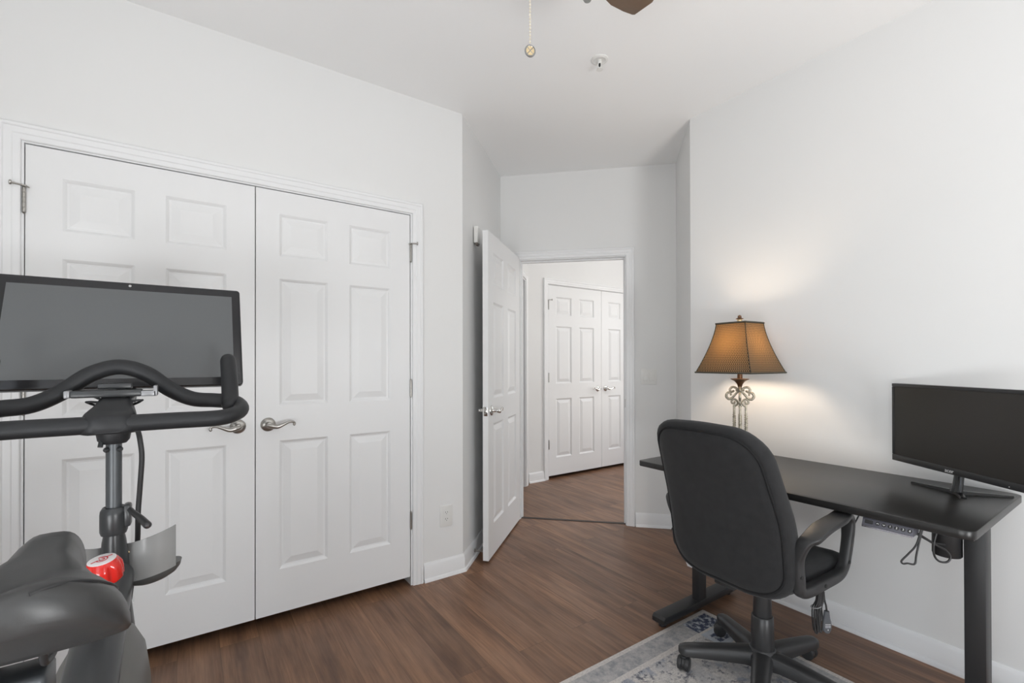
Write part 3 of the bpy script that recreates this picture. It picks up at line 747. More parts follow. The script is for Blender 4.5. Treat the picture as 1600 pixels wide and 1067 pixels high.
# local x = right in the picture, local y = away from the viewer
z0 = lambda z: z - DZ
bm = B(); lathe(bm, [(0, 0), (.085, 0), (.088, .006), (.080, .014), (.060, .020), (.030, .026), (.018, .034), (0, .036)], 40); obj('base', bm, BRONZE, o)
bm = B(); tube(bm, [(0, 0, .03), (0, 0, z0(1.125))], .0058, 12)
lathe(bm, [(.0, z0(1.02)), (.009, z0(1.021)), (.009, z0(1.026)), (0, z0(1.027))], 14)
tube(bm, [(-.020, 0, z0(1.105)), (.020, 0, z0(1.105))], .005, 10)
obj('stem', bm, ANTIQUE, o)
for ax in range(2):
    for s in (-1, 1):
        bm = B()
        def Q(x, z): return (s * x, 0, z) if ax == 0 else (0, s * x, z)
        pts = [Q(.027, .03), Q(.027, z0(1.010)), Q(.028, z0(1.022)), Q(.012, z0(1.034)), Q(.013, z0(1.050)), Q(.026, z0(1.060)), Q(.038, z0(1.052)), Q(.037, z0(1.040)), Q(.027, z0(1.038)), Q(.024, z0(1.046))]
        tube(bm, catmull(pts[:3], 8), .0055, 10); tube(bm, catmull(pts[2:], 6), .0052, 10, round_end=True)
        pts = [Q(.008, z0(1.100)), Q(.022, z0(1.083)), Q(.036, z0(1.066)), Q(.052, z0(1.060)), Q(.063, z0(1.073)), Q(.058, z0(1.090)), Q(.045, z0(1.092)), Q(.042, z0(1.082))]
        tube(bm, catmull(pts, 6), interp([.0052, .0058, .0060, .0066, .0068, .0064, .0056, .0050], 6), 10, round_end=True)
        pts = [Q(.008, z0(1.106)), Q(.020, z0(1.118)), Q(.036, z0(1.120)), Q(.046, z0(1.108)), Q(.040, z0(1.097)), Q(.030, z0(1.100))]
        tube(bm, catmull(pts, 6), .0058, 10, round_end=True)
        # twisted wire wrap on the straight bar
        hx = [Vector(Q(.027, 0)) + Vector((.0068 * math.cos(k * .6), .0068 * math.sin(k * .6), z0(.905) + k * .0011)) for k in range(72)]
        tube(bm, hx, .0022, 6)
        obj('scroll_bar', bm, ANTIQUE, o)
bm = B(); lathe(bm, [(0, z0(1.105)), (.007, z0(1.107)), (.009, z0(1.122)), (.014, z0(1.138)), (.026, z0(1.152)), (.043, z0(1.161)), (.043, z0(1.164)), (.012, z0(1.166)), (.012, z0(1.215)), (0, z0(1.216))], 32); obj('drip_cup', bm, BRONZE, o)
bm = B(); lathe(bm, [(0, z0(1.215)), (.016, z0(1.216)), (.016, z0(1.262)), (0, z0(1.263))], 20); obj('socket', bm, BRASS, o)
bm = B(); lathe(bm, [(0, z0(1.262)), (.013, z0(1.263)), (.015, z0(1.280)), (.027, z0(1.325)), (.029, z0(1.350)), (.025, z0(1.372)), (.012, z0(1.384)), (0, z0(1.386))], 24); bulb = obj('bulb', bm, BULBM, o)
bm = B()
for s in (-1, 1): tube(bm, catmull([(s * .014, 0, z0(1.24)), (s * .042, 0, z0(1.27)), (s * .046, 0, z0(1.33)), (s * .03, 0, z0(1.40)), (0, 0, z0(1.446))], 6), .0018, 8)
obj('harp', bm, BRASS, o)
# square bell shade
ZT, ZBt = 1.446, 1.194
def shade_ring(R, z, thick=0):
    al = math.radians(12.5); out = []
    cs = [Vector(((R - thick) * math.sin(al + k * PI / 2), -(R - thick) * math.cos(al + k * PI / 2))) for k in range(4)]
    for k in range(4):
        a, b = cs[k], cs[(k + 1) % 4]
        for j in range(24):
            p = a.lerp(b, j / 24); bow = 1 + .05 * math.sin(PI * j / 24)
            out.append(Vector((p.x * bow, p.y * bow, z0(z))))
    return out
def shade_R(t): return .111 + (.2115 - .111) * (t ** 1.45)
rings = [shade_ring(shade_R(i / 20), ZT + (ZBt - ZT) * i / 20) for i in range(21)]
bm = B(); loft(bm, rings, False, uv=True); sh = obj('lamp_shade', bm, SHADE, o, smooth=50)
for R, z in ((.1125, ZT), (.2125, ZBt)):
    bm = B(); tube(bm, shade_ring(R, z - .001 if z > 1.3 else z + .002), .0042, 8, closed=True); obj('trim_cord', bm, nmat('dark_green_cord', (.06, .055, .04), .8), sh)
for k in range(4):
    bm = B(); tube(bm, [r[k * 24] * 1.0 for r in rings], .0022, 6); obj('corner_seam', bm, nmat('dark_seam', (.03, .028, .02), .8), sh)
bm = B()
for k in range(4):
    a = math.radians(12.5) + k * PI / 2; tube(bm, [(0, 0, z0(ZT)), (.111 * math.sin(a), -.111 * math.cos(a), z0(ZT - .002))], .0016, 6)
obj('spider', bm, BRASS, sh)
bm = B(); lathe(bm, [(0, z0(1.446)), (.010, z0(1.447)), (.013, z0(1.456)), (.012, z0(1.464)), (.006, z0(1.468)), (.0, z0(1.469))], 18); fi = obj('finial', bm, BRASS, o)
bm = B(); lathe(bm, [(0, z0(1.466)), (.019, z0(1.467)), (.017, z0(1.470)), (.009, z0(1.474)), (.009, z0(1.482)), (.004, z0(1.487)), (0, z0(1.488))], 20); obj('finial_cap', bm, BRONZE, fi)

# ------------------------------------------------------------------ office chair
CHX, CHY = 1.853, .960; phi = math.radians(-4)
o = thing('office_chair', 'black fabric swivel office chair facing the desk', 'chair', (CHX, CHY, .006), phi)
def pillow(outline, prof, place, n=1):
    """outline: closed 2-D list; prof: [(scale, depth)]; place(u,v,depth)->Vector"""
    cu = sum(p[0] for p in outline) / len(outline); cv = sum(p[1] for p in outline) / len(outline)
    bm = B()
    loft(bm, [[place(cu + (p[0] - cu) * s, cv + (p[1] - cv) * s, d) for p in outline] for s, d in prof])
    return bm
zb_ = .448
def back_out(w0, w1, za, zc):
    pts = [(-w0, za), (-w0 * .45, za - .020), (w0 * .45, za - .020), (w0, za), (w0 * 1.02, za + .25), (w1, zc), (0, zc + .012), (-w1, zc), (-w0 * 1.02, za + .25)]
    return rounded(pts, [.105, .3, .3, .105, .8, .115, 1.0, .115, .8], 7)
OUT = back_out(.241, .216, zb_, 1.022)
def place_back(y, z, d):
    zz = z - zb_
    x = -.262 - .262 * zz + .03 * math.sin(min(max(zz / .55, 0), 1) * PI) + .55 * y * y + d
    return Vector((x, y, z + .03 * d))
prof = [(.02, -.012), (.3, -.012), (.6, -.010), (.8, -.007), (.895, -.002), (.915, .004), (.925, .0045), (.955, .004), (.985, .012), (1.0, .028), (1.0, .048), (.985, .064), (.94, .078), (.85, .086), (.6, .092), (.3, .094), (.02, .094)]
bk = obj('backrest', pillow(OUT, prof, place_back), FABRIC, o, smooth=60)
cu = sum(p[0] for p in OUT) / len(OUT); cv = sum(p[1] for p in OUT) / len(OUT)
bm = B(); tube(bm, [place_back(cu + (p[0] - cu) * .922, cv + (p[1] - cv) * .922, .0035) for p in OUT], .0042, 8, closed=True); obj('piping', bm, PIPING, bk)
SO = rounded([(-.225, -.205), (.255, -.222), (.262, .222), (-.225, .205)], [.08, .10, .10, .08], 7)
def place_seat(x, y, d):
    fall = -.030 * max(0, (x - .10) / .15) ** 2; dish = .35 * (y * y) - .004
    return Vector((x, y, .440 + d + fall * (d / .085 if d > 0 else 0) + (dish if d > .05 else 0)))
prof = [(.02, 0), (.5, 0), (.88, .002), (.95, .010), (.99, .026), (1.0, .045), (.985, .064), (.94, .078), (.85, .086), (.5, .090), (.02, .090)]
obj('seat', pillow(SO, prof, place_seat), FABRIC, o, smooth=60)
bm = B(); box(bm, -.10, .11, -.09, .09, .405, .441, .006); box(bm, -.240, -.08, -.04, .04, .418, .438, .004)
box(bm, -.240, -.225, -.035, .035, .42, .52, .004); obj('tilt_mechanism', bm, BLKPL, o)
for s in (-1, 1):
    y = s * .246
    loop = [(-.196, .530), (-.200, .595), (-.204, .652), (-.186, .674), (-.115, .696), (-.020, .709), (.070, .704), (.120, .688), (.140, .662), (.130, .606), (.114, .548), (.096, .510), (.055, .488), (-.040, .483), (-.130, .480), (-.185, .488)]
    ww = [.036, .036, .042, .058, .064, .062, .056, .050, .044, .036, .034, .034, .034, .034, .034, .034]
    tt = [.036, .036, .028, .017, .017, .018, .019, .020, .022, .030, .032, .034, .036, .038, .038, .034]
    n = 6; yy = [y + s * ((.032 if z > .665 else .018) * min(1, max(-.4, (.10 - x) / .10)) if z > .64 else -.004) for x, z in loop]
    P = catmull([(x, yv, z) for (x, z), yv in zip(loop, yy)], n, True)
    bm = B(); ribbon(bm, P, interp(ww, n, True), interp(tt, n, True), True)
    ar = obj('armrest', bm, BLKPL, o, smooth=50)
    for x, z in ((-.211, .622), (-.207, .545), (-.06, .483), (.104, .528)):
        bm = B(); lathe(bm, [(0, 0), (.0065, 0), (.0065, .002), (0, .002)], 14, rot_to((0, s, 0), (x, y + s * .0132, z))); obj('screw_hole', bm, DARKHOLE, ar)
    for x in (-.09, .03):
        bm = B(); box(bm, x - .018, x + .018, min(y, y - s * .07), max(y, y - s * .07), .462, .478, .002); obj('arm_bracket', bm, BLKPL, ar)
bm = B(); lathe(bm, [(0, .30), (.0145, .30), (.0145, .41), (0, .41)], 24); lathe(bm, [(0, .245), (.032, .245), (.033, .25), (.031, .405), (.028, .412), (0, .412)], 32)
obj('gas_lift', bm, BLKPL2, o)
bm = B(); lathe(bm, [(0, .070), (.040, .072), (.043, .085), (.041, .16), (.0395, .245), (.036, .250), (0, .250)], 32); obj('lift_cover', bm, BLKPL2, o)
bm = B(); lathe(bm, [(0, .055), (.040, .056), (.055, .070), (.058, .095), (.050, .118), (.043, .126), (0, .128)], 32); obj('base_hub', bm, BLKPL2, o)
for k in range(5):
    a = math.radians(132.6 + 72 * k) - phi; M = Matrix.Rotation(a, 4, 'Z')
    rings = []
    for x, w, zt, zb2 in ((.030, .040, .122, .062), (.075, .034, .120, .066), (.15, .031, .113, .064), (.23, .028, .104, .062), (.285, .0265, .097, .060), (.306, .020, .092, .062), (.313, .009, .086, .068)):
        c = (zt - zb2) * .3
        rings.append([M @ Vector((x, yy, zz)) for yy, zz in ((-w, zb2), (-w, zt - c), (-w * .72, zt - c * .25), (-w * .35, zt), (w * .35, zt), (w * .72, zt - c * .25), (w, zt - c), (w, zb2))])
    bm = B(); loft(bm, rings); lg = obj('leg', bm, BLKPL2, o, smooth=45)
    bm = B(); sw = a + math.radians((70, 150, 40, 100, 60)[k]); Mc = Matrix.Translation(M @ Vector((.290, 0, 0))) @ Matrix.Rotation(sw, 4, 'Z')
    for s in (-1, 1): lathe(bm, [(0, 0), (.020, 0), (.0255, .003), (.0265, .010), (.0255, .017), (.021, .020), (0, .021)], 28, Mc @ rot_to((0, s, 0), (.012, s * .004, .0265)))
    lathe(bm, [(0, -.005), (.0235, -.005), (.0235, .005), (0, .005)], 28, Mc @ rot_to((0, 1, 0), (.012, 0, .0275))); box(bm, -.010, .020, -.010, .010, .040, .055, .003, M=Mc); lathe(bm, [(0, .045), (.008, .045), (.008, .070), (0, .070)], 14, Mc)
    obj('caster', bm, BLKPL, lg)

# ------------------------------------------------------------------ hanging controller and bundled cord
vx = Vector((math.cos(math.radians(55.47 - 90)), math.sin(math.radians(55.47 - 90)), 0)); vy = Vector((-vx.y, vx.x, 0))
o = thing('remote_control', 'grey wired remote and bundled black cord hanging below the chair seat', 'remote control', (1.865, .739, .285), math.radians(55.47 - 90))
bm = B()
rings = []
for z, w in ((.078, .0085), (.070, .0095), (.052, .012), (.040, .0155), (.030, .0170), (.018, .0168), (.008, .0135), (.002, .008), (0, .003)):
    rings.append([Vector((x * w, y * min(w, .0075), z)) for x, y in [(math.cos(q * PI / 8), math.sin(q * PI / 8)) for q in range(16)]])
loft(bm, rings); bd = obj('body', bm, REMOTEG, o, smooth=50)
bm = B()
for z, xs_ in ((.034, (-.007, .006)), (.0285, (-.007, .0)), (.0235, (-.006, .005))):
    for x in (-.0075, -.0025, .0025, .0070): box(bm, x - .0017, x + .0017, -.0082, -.0072, z - .0007, z + .0007)
box(bm, -.0012, .0012, -.0080, -.0066, .013, .0165); obj('markings', bm, WHITEPRINT, bd, smooth=0)
bm = B(); tube(bm, catmull([(0, 0, .076), (-.002, 0, .096), (-.006, .002, .116), (-.004, .01, .140), (-.004, .02, .150)], 6), .0032, 8); obj('cord', bm, BLKPL, o)
bm = B()
for k in range(9):
    x = -.040 + (k % 3) * .0085 + random.uniform(-.002, .002); y = -.006 + (k // 3) * .006; zb2 = .004 + random.uniform(0, .012)
    wdt = .003 + random.uniform(0, .004)
    tube(bm, catmull([(x + .008, y, .148), (x + .006, y, .115), (x - wdt, y, .088), (x - wdt - .001, y, .05), (x - wdt * .4, y, zb2), (x + wdt, y, zb2 + .002), (x + wdt + .003, y, .05), (x + wdt, y, .09), (x + .010, y, .12), (x + .012, y, .148)], 5), .0024, 6)
obj('cord_bundle', bm, BLKPL, o)
bm = B(); tube(bm, [(-.036 + .017 * math.cos(q * PI / 8), .002 + .013 * math.sin(q * PI / 8), .094 + .004 * math.cos(q * PI / 8)) for q in range(16)], .0016, 6, closed=True); obj('twist_tie', bm, nmat('grey_tie', (.3, .3, .3), .5), o)

# ------------------------------------------------------------------ exercise bike
BX, BY = -.150, 1.15
o = thing('exercise_bike', 'black indoor exercise bike with a large tilted screen in front of the closet', 'exercise bike', (BX, BY, 0))
V = lambda x, y, z: Vector((x, y - BY, z))
# screen
tl = .415
Ms = Matrix.Translation(V(0, 1.746, 1.338)) @ Matrix.Rotation(-tl, 4, 'X') @ Matrix(((1, 0, 0, 0), (0, 0, -1, 0), (0, 1, 0, 0), (0, 0, 0, 1)))
SW, SH = .572 / 2, .337 / 2
bm = B(); prism(bm, rounded([(-SW, -SH), (SW, -SH), (SW, SH), (-SW, SH)], .010, 5), -.022, 0, Ms, .003)
prism(bm, rounded([(-SW * .55, -SH * .7), (SW * .55, -SH * .7), (SW * .55, SH * .5), (-SW * .55, SH * .5)], .03, 5), -.046, -.021, Ms, .008)
sc_ = obj('screen', bm, BEZEL, o)
bm = B(); prism(bm, [(-SW + .028, -SH + .025), (SW - .024, -SH + .025), (SW - .024, SH - .027), (-SW + .028, SH - .027)], .0, .0008, Ms); obj('display_glass', bm, SCREEN, sc_, smooth=0)
bm = B(); lathe(bm, [(0, 0), (.0035, 0), (.0035, .0008), (0, .0008)], 16, Ms @ Matrix.Translation((0, SH - .0115, 0))); obj('webcam', bm, nmat('pale_lens', (.5, .5, .5), .3), sc_)
bm = B(); box(bm, -.022, .022, 1.700 - BY, 1.735 - BY, 1.135, 1.235, .006); tube(bm, [V(0, 1.715, 1.16), V(0, 1.60, 1.125), V(0, 1.50, 1.110)], .022, 16)
obj('screen_mount', bm, BIKESTEEL, o)
# handlebar
rb = .0195
rear = [(-.21, 1.375, 1.113), (-.12, 1.372, 1.113), (0, 1.370, 1.113), (.12, 1.372, 1.113), (.21, 1.375, 1.113)]
front = [(.250, 1.412, 1.120), (.262, 1.455, 1.130), (.248, 1.500, 1.142), (.205, 1.525, 1.147), (.155, 1.532, 1.153), (.105, 1.540, 1.180), (.055, 1.552, 1.222), (0, 1.556, 1.240), (-.055, 1.552, 1.222), (-.105, 1.540, 1.180), (-.155, 1.532, 1.153), (-.205, 1.525, 1.147), (-.248, 1.500, 1.142), (-.262, 1.455, 1.130), (-.250, 1.412, 1.120)]
bm = B(); tube(bm, catmull([V(*p) for p in rear + front], 6, True), rb, 18, closed=True)
hb = obj('handlebar', bm, RUBBER, o, smooth=60)
for s in (-1, 1):
    bm = B(); tube(bm, catmull([V(s * .238, 1.470, 1.138), V(s * .240, 1.500, 1.162), V(s * .241, 1.550, 1.212), V(s * .241, 1.598, 1.256)], 6), [.0205] * 19, 18, round_end=True) 
    obj('grip_horn', bm, RUBBER, hb, smooth=60)
# centre block joining bar and post
bm = B()
rings = []
for y, hw, zb2, zt in ((1.348, .035, 1.096, 1.128), (1.358, .056, 1.092, 1.136), (1.385, .066, 1.090, 1.143), (1.43, .050, 1.092, 1.158), (1.48, .046, 1.100, 1.170), (1.525, .040, 1.110, 1.172), (1.535, .030, 1.120, 1.165)):
    rings.append([V(x, y, z) for x, z in rounded([(-hw, zb2), (hw, zb2), (hw * .62, zt), (-hw * .62, zt)], min(.014, (zt - zb2) * .35), 4)])
loft(bm, rings); lathe(bm, [(0, 1.060), (.024, 1.060), (.030, 1.068), (.033, 1.085), (.033, 1.105), (0, 1.106)], 28, Matrix.Translation(V(0, 1.452, 0)))
obj('handlebar_clamp', bm, RUBBER, o, smooth=50)
# phone holder between the bars
bm = B(); box(bm, -.080, .052, 1.462 - BY, 1.500 - BY, 1.168, 1.185, .004); box(bm, -.035, .03, 1.49 - BY, 1.52 - BY, 1.186, 1.200, .003)
box(bm, -.022, .022, 1.47 - BY, 1.53 - BY, 1.164, 1.178, .003)
ph = obj('phone_holder', bm, BIKESTEEL, o)
bm = B(); box(bm, .050, .080, 1.460 - BY, 1.502 - BY, 1.168, 1.182, .002); box(bm, .074, .082, 1.460 - BY, 1.502 - BY, 1.168, 1.194, .002); obj('silver_clip', bm, CLIPGREY, ph)
bm = B(); box(bm, -.090, -.079, 1.460 - BY, 1.502 - BY, 1.168, 1.186, .003); obj('silver_end', bm, CLIPGREY, ph)
for s in (-1, 1):
    bm = B(); tube(bm, catmull([V(s * .020, 1.50, 1.140), V(s * .052, 1.475, 1.158), V(s * .018, 1.475, 1.156), V(s * .038, 1.475, 1.170)], 3), .0028, 8)
    obj('spring_strut', bm, BIKESTEEL, ph)
# post, collar, head tube
bm = B(); tube(bm, [V(0, 1.455, 1.10), V(0, 1.457, .80)], .0152, 28); po = obj('handlebar_post', bm, POSTSTEEL, o, smooth=60)
for s in (-1, 1):
    bm = B(); lathe(bm, [(0, 0), (.0062, 0), (.0062, .005), (.004, .008), (0, .008)], 14, rot_to((s * .55, -.8, 0), V(s * .0105, 1.445, 1.046))); obj('bolt', bm, BIKESTEEL, po)
bm = B(); tube(bm, [V(-.018, 1.44, 1.085), V(-.022, 1.43, 1.055)], .005, 10); obj('quick_release', bm, BIKESTEEL, po)
bm = B(); lathe(bm, [(.0155, .905), (.021, .908), (.0255, .900), (.0265, .892), (.0265, .852), (.024, .844), (.0155, .844)], 36, Matrix.Translation(V(0, 1.457, 0)), caps=False); box(bm, .018, .033, 1.440 - BY, 1.474 - BY, .858, .912, .006)
cl = obj('clamp_collar', bm, BIKESTEEL, o)
bm = B(); tube(bm, catmull([V(.030, 1.445, .900), V(.040, 1.425, .893), V(.055, 1.400, .884), V(.068, 1.375, .874)], 5), interp([.0055, .0065, .0075, .0085], 5), 14, round_end=True); obj('adjust_lever', bm, BLKPL2, cl)
bm = B()
rings = []
for y, z, w, dpt in ((1.458, .848, .019, .020), (1.462, .825, .023, .026), (1.470, .790, .026, .034), (1.480, .74, .028, .040), (1.490, .66, .031, .046), (1.500, .56, .040, .05), (1.50, .40, .042, .05), (1.48, .20, .045, .05), (1.48, .10, .045, .045)):
    rings.append([V(w * math.cos(q * PI / 12), y + dpt * math.sin(q * PI / 12), z) for q in range(24)])
loft(bm, rings); obj('frame_head', bm, BIKESTEEL, o, smooth=60)
# top tube and resistance knob
bm = B(); tube(bm, catmull([V(0, 1.46, .74), V(0, 1.36, .715), V(0, 1.20, .69), V(0, .98, .60), V(0, .78, .46)], 6), interp([.038, .040, .042, .044, .046], 6), 20); obj('top_tube', bm, BIKESTEEL, o, smooth=60)
Mk = Matrix.Translation(V(.002, 1.310, .786)) @ Matrix.Rotation(math.radians(9), 4, 'X') @ Matrix.Rotation(math.radians(-6), 4, 'Y')
bm = B(); lathe(bm, [(0, -.05), (.014, -.05), (.014, .012), (0, .012)], 20, Mk); kn0 = obj('knob_shaft', bm, BIKESTEEL, o)
bm = B(); rings = []
for z, r, dent in ((.0, .022, .0), (.002, .028, .5), (.008, .0325, 1), (.024, .0335, 1), (.036, .0325, .75), (.045, .028, .2), (.0505, .0245, 0), (.0505, .001, 0)):
    rings.append([Mk @ Vector(((r - dent * .0062 * max(0, math.cos(6 * a)) ** 1.5 if math.cos(6 * a) > 0 else r) * math.cos(a), (r - dent * .0062 * max(0, math.cos(6 * a)) ** 1.5 if math.cos(6 * a) > 0 else r) * math.sin(a), z)) for a in [q * 2 * PI / 72 for q in range(72)]])
loft(bm, rings); kn = obj('resistance_knob', bm, REDPL, o, smooth=50)
bm = B(); lathe(bm, [(0, .0500), (.0240, .0500), (.0240, .0512), (.0228, .0518), (0, .0518)], 36, Mk); cap = obj('cap', bm, WHITECAP, kn)
bm = B(); zl = .0522
def arc(r, a0, a1, n=24): return [Mk @ Vector((r * math.cos(math.radians(a0 + (a1 - a0) * k / n)), r * math.sin(math.radians(a0 + (a1 - a0) * k / n)), zl)) for k in range(n + 1)]
tube(bm, arc(.0095, -150, 130), .0012, 6, flat=.5); tube(bm, [Mk @ Vector(p) for p in ((-.0165, -.0085, zl), (-.006, -.0028, zl))], .0013, 6, flat=.5)
tube(bm, [Mk @ Vector(p) for p in ((.0065, .0068, zl), (.0165, .010, zl))], .0013, 6, flat=.5); tube(bm, arc(.0042, -190, 100, 16), .0012, 6, flat=.5)
obj('logo', bm, REDPRINT, cap)
# bottle holders
for s in (-1, 1):
    bm = B(); rad = .058; th = .0025; cxx = .074; cyy = 1.505
    a0, a1 = math.radians(186), math.radians(322)
    def shell(z, tilt, r0, r1):
        out = []
        angs = [a0 + (a1 - a0) * k / 18 for k in range(19)]
        for a in angs: out.append((r1 * math.cos(a), r1 * math.sin(a)))
        for a in reversed(angs): out.append((r0 * math.cos(a), r0 * math.sin(a)))
        return [V(s * (cxx + x), cyy + y * .75, z + tilt * (x / rad)) for x, y in out]
    loft(bm, [shell(.722, .012, rad - th, rad), shell(.765, .015, rad - th, rad), shell(.822, .018, rad - th, rad)])
    hol = obj('bottle_holder', bm, SMOKY, o, smooth=40)
    bm = B(); rings = []
    for z, f in ((.729, 1.0), (.716, .95), (.705, .80), (.698, .55), (.696, .1)):
        rings.append([V(s * (cxx + rad * f * math.cos(a)), cyy + .75 * rad * f * math.sin(a), z + .010 * f * math.cos(a)) for a in [q * PI / 16 for q in range(32)]])
    loft(bm, rings); obj('holder_cup', bm, nmat('dark_cup_plastic', (.09, .09, .088), .35), hol, smooth=50)
    bm = B(); box(bm, min(s * .026, s * .045), max(s * .026, s * .045), 1.485 - BY, 1.505 - BY, .735, .800, .003); obj('holder_bracket', bm, BIKESTEEL, hol)
    for z in (.748, .786):
        bm = B(); lathe(bm, [(0, 0), (.0042, .0), (.0036, .003), (0, .004)], 12, rot_to((s * math.cos(math.radians(212)), math.sin(math.radians(212)) * 1.3, 0), V(s * (cxx + rad * math.cos(math.radians(212))), cyy + .75 * rad * math.sin(math.radians(212)), z))); obj('rivet', bm, BRASS, hol)
# cable
bm = B(); tube(bm, catmull([V(.020, 1.50, 1.125), V(.026, 1.57, 1.095), V(.034, 1.589, 1.072), V(.040, 1.582, 1.045), V(.044, 1.579, .999), V(.040, 1.583, .922), V(.036, 1.586, .854), V(.035, 1.587, .786), V(.031, 1.59, .718), V(.024, 1.58, .676), V(.021, 1.55, .642)], 8), .0062, 10); obj('screen_cable', bm, BLKPL, o, smooth=60)
# saddle
bm = B(); rings = []
#  y, half width, crown height, side drop, dip
secs = [(.878, .012, 1.008, .018, 0), (.870, .026, 1.021, .034, 0), (.852, .034, 1.027, .048, 0), (.820, .037, 1.028, .054, .001), (.785, .041, 1.025, .058, .003), (.755, .055, 1.026, .065, .006), (.722, .074, 1.022, .066, .009), (.690, .090, 1.027, .070, .012), (.660, .097, 1.034, .070, .014), (.632, .093, 1.043, .062, .013), (.608, .077, 1.050, .048, .010), (.594, .054, 1.047, .034, .005), (.588, .026, 1.038, .020, .0)]
N = 36
for y, w, zc, drop, dip in secs:
    r = []
    for k in range(N):
        a = 2 * PI * k / N; c, s_ = math.cos(a), math.sin(a)
        if s_ >= 0:
            x = w * (abs(c) ** .62) * (1 if c >= 0 else -1); f = abs(x) / w
            z = zc - drop * (1 - (max(0, 1 - f ** 3.4)) ** .5) - dip * math.exp(-(f / .28) ** 2)
        else:
            x = w * c * .985; z = zc - drop - .010 * abs(s_) ** .5
        r.append(V(x, y, z))
    rings.append(r)
loft(bm, rings); sd = obj('saddle', bm, SADDLEM, o, smooth=80)
for s in (-1, 1):
    pts = []
    for y, f in ((.735, .985), (.715, .955), (.695, .92), (.675, .88), (.655, .83), (.632, .77), (.612, .71), (.600, .66), (.593, .62)):
        # seam line on the saddle skin
        for i in range(len(secs) - 1):
            if secs[i + 1][0] <= y <= secs[i][0]:
                t = (secs[i][0] - y) / (secs[i][0] - secs[i + 1][0]); S = [secs[i][q] + (secs[i + 1][q] - secs[i][q]) * t for q in range(5)]
        x = S[1] * f; z = S[2] - S[3] * (1 - (max(0, 1 - f ** 3.4)) ** .5) - S[4] * math.exp(-(f / .28) ** 2)
        pts.append(V(s * x, y, z))
    bm = B(); tube(bm, catmull(pts, 4), .0019, 6); obj('saddle_seam', bm, BLKPL, sd)
bm = B(); rings = []
for y, w in ((.80, .030), (.75, .046), (.70, .080), (.66, .093), (.632, .088), (.612, .074)):
    z = .946 + max(0, .68 - y) * .72
    rings.append([V(x, y, zz) for x, zz in ((-w, z), (w, z), (w * .9, z + .016), (-w * .9, z + .016))])
loft(bm, rings); obj('saddle_shell', bm, GLOSSBLK, sd)
for s in (-1, 1):
    bm = B(); tube(bm, catmull([V(s * .026, .665, .957), V(s * .025, .685, .935), V(s * .023, .75, .930), V(s * .014, .82, .978)], 5), .0035, 10); obj('saddle_rail', bm, BLKSTEEL, sd)
bm = B(); box(bm, -.026, .026, .68 - BY, .73 - BY, .880, .924, .006); tube(bm, [V(0, .705, .885), V(0, .735, .62), V(0, .76, .40)], .019, 24); obj('seat_post', bm, POSTSTEEL, o, smooth=60)
# flywheel shroud
bm = B(); Mw = Matrix.Translation(V(0, 1.255, .432)) @ Matrix.Rotation(PI / 2, 4, 'Y')
lathe(bm, [(0, -.078), (.08, -.078), (.16, -.074), (.215, -.064), (.252, -.044), (.266, -.020), (.268, .0), (.266, .020), (.252, .044), (.215, .064), (.16, .074), (.08, .078), (0, .078)], 72, Mw); obj('flywheel_cover', bm, SHROUD, o, smooth=60)
bm = B(); lathe(bm, [(.262, -.006), (.272, -.005), (.272, .005), (.262, .006)], 72, Mw, caps=False); obj('cover_rim', bm, BLKPL, o)
# lower frame, cranks and feet
bm = B(); tube(bm, catmull([V(0, 1.48, .14), V(0, 1.20, .16), V(0, .85, .20), V(0, .62, .10)], 6), .035, 16); tube(bm, [V(0, .76, .46), V(0, .80, .20)], .032, 16); obj('lower_frame', bm, BIKESTEEL, o, smooth=60)
for y in (1.62, .58):
    bm = B(); tube(bm, [V(-.26, y, .048), V(.26, y, .048)], .030, 18, round_end=True)
    if y > 1: tube(bm, [V(0, 1.48, .12), V(0, 1.62, .05)], .030, 14)
    for s in (-1, 1): lathe(bm, [(0, 0), (.022, 0), (.022, .012), (.010, .022), (0, .022)], 18, Matrix.Translation(V(s * .24, y, 0)))
    obj('stabilizer_bar', bm, BIKESTEEL, o, smooth=60)
for s in (-1, 1):
    bm = B(); e = V(s * .098, .98 + s * .02, .33 + s * .16); tube(bm, [V(s * .086, .98, .33), e], .012, 12); box(bm, e.x - .01 if s > 0 else e.x - .09, e.x + .09 if s > 0 else e.x + .01, e.y - .045, e.y + .045, e.z - .012, e.z + .012, .004)
    obj('pedal_crank', bm, BIKESTEEL, o)
bm = B(); tube(bm, [V(-.10, .98, .33), V(.10, .98, .33)], .018, 14); tube(bm, [V(0, .98, .33), V(0, 1.02, .60)], .028, 14); tube(bm, [V(0, .98, .33), V(0, .95, .19)], .028, 14); obj('bottom_bracket', bm, BIKESTEEL, o)

# ------------------------------------------------------------------ hall lamp (above the hall, out of the picture)
o = thing('hall_ceiling_light', 'round flush ceiling light of the hall', 'ceiling light', (3.95, 2.45, H))
bm = B(); lathe(bm, [(0, 0), (.17, 0), (.17, -.02), (0, -.02)], 40); obj('light_base', bm, NICKEL, o)
bm = B(); lathe(bm, [(0, -.085), (.06, -.08), (.12, -.06), (.155, -.03), (.16, -.0195), (0, -.0195)], 40); obj('diffuser', bm, GLOW, o)

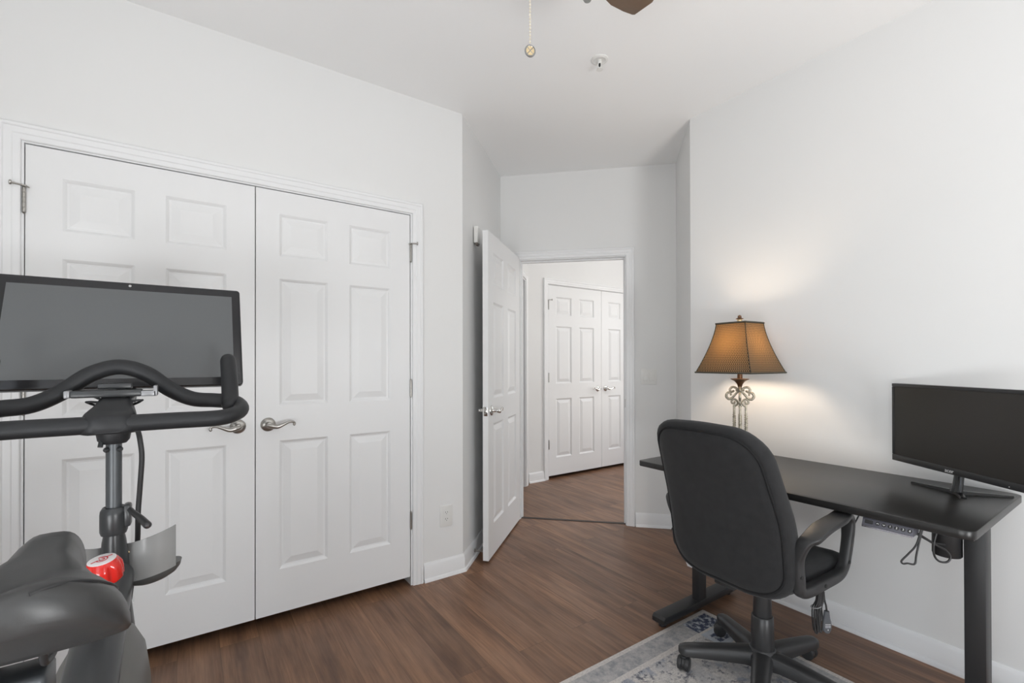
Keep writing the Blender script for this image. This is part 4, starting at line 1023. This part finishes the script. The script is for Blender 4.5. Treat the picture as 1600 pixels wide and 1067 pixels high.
# ------------------------------------------------------------------ lights
def light(name, typ, loc, energy, color, size=None, size_y=None, direction=None, soft=None):
    ld = bpy.data.lights.new(name, typ); ld.energy = energy; ld.color = color
    if typ == 'AREA':
        ld.shape = 'RECTANGLE'; ld.size = size; ld.size_y = size_y
    if soft: ld.shadow_soft_size = soft
    lo = bpy.data.objects.new(name, ld); COL.objects.link(lo); lo.location = loc
    if direction: lo.rotation_euler = Vector(direction).to_track_quat('-Z', 'Y').to_euler()
    return lo
for nm, px, py, wd, dx, dy, el, eh in (('rear', (W0 + W1) / 2, YB + .03, W1 - W0 - .1, 0, 1, 74, 9), ('left', XL + .03, (V0 + V1) / 2, V1 - V0 - .1, 1, 0, 66, 11)):
    # added window lamps: one tilted up to brighten the ceiling, one level fill
    light('ceiling_fill_light', 'AREA', (px, py, .53), el, (.965, .983, 1), wd, .78, (dx * .8, dy * .8, 1.6))
    light('level_fill_light', 'AREA', (px, py, 1.55), eh, (.98, .99, 1), wd, 1.1, (dx, dy, 0))
light('hall_light', 'POINT', (3.95, 2.45, H - .26), 24, (1, .99, .98), soft=.12)
light('hall_fill_light', 'AREA', (5.16, 2.5, 1.35), 26, (1, .99, .98), 1.2, 1.8, (-1, 0, .1))  # added fill lamp at the unseen hall end
w = bpy.data.worlds.new('World'); scene.world = w; w.use_nodes = True
nt = w.node_tree; bg = nt.nodes['Background']
sky = nt.nodes.new('ShaderNodeTexSky'); sky.sky_type = 'PREETHAM' if False else 'NISHITA'
sky.sun_disc = False; sky.sun_elevation = math.radians(40); sky.sun_rotation = math.radians(120)
nt.links.new(sky.outputs[0], bg.inputs[0]); bg.inputs[1].default_value = .25

# ------------------------------------------------------------------ camera
cam = bpy.data.cameras.new('Camera'); co = bpy.data.objects.new('Camera', cam); COL.objects.link(co)
az = PI / 2 - (PI / 2 - math.radians(55.465)); pit = .0046; roll = -.002
F = Vector((math.cos(az) * math.cos(pit), math.sin(az) * math.cos(pit), math.sin(pit)))
Rr = F.cross(Vector((0, 0, 1))).normalized(); U = Rr.cross(F)
R_ = Rr * math.cos(roll) + U * math.sin(roll); U_ = -Rr * math.sin(roll) + U * math.cos(roll)
Mx = Matrix(((R_.x, U_.x, -F.x, 0), (R_.y, U_.y, -F.y, 0), (R_.z, U_.z, -F.z, 1.25), (0, 0, 0, 1)))
co.matrix_world = Mx
cam.sensor_width = 36; cam.sensor_fit = 'HORIZONTAL'; cam.lens = 730.02 * 36 / 1600; cam.shift_y = 29.05 / 1600
cam.clip_start = .02
scene.camera = co
vs = scene.view_settings; scene.display_settings.display_device = 'sRGB'
vs.view_transform = 'Standard'; vs.look = 'None'; vs.exposure = -0.47; vs.gamma = 1.0; vs.use_curve_mapping = False
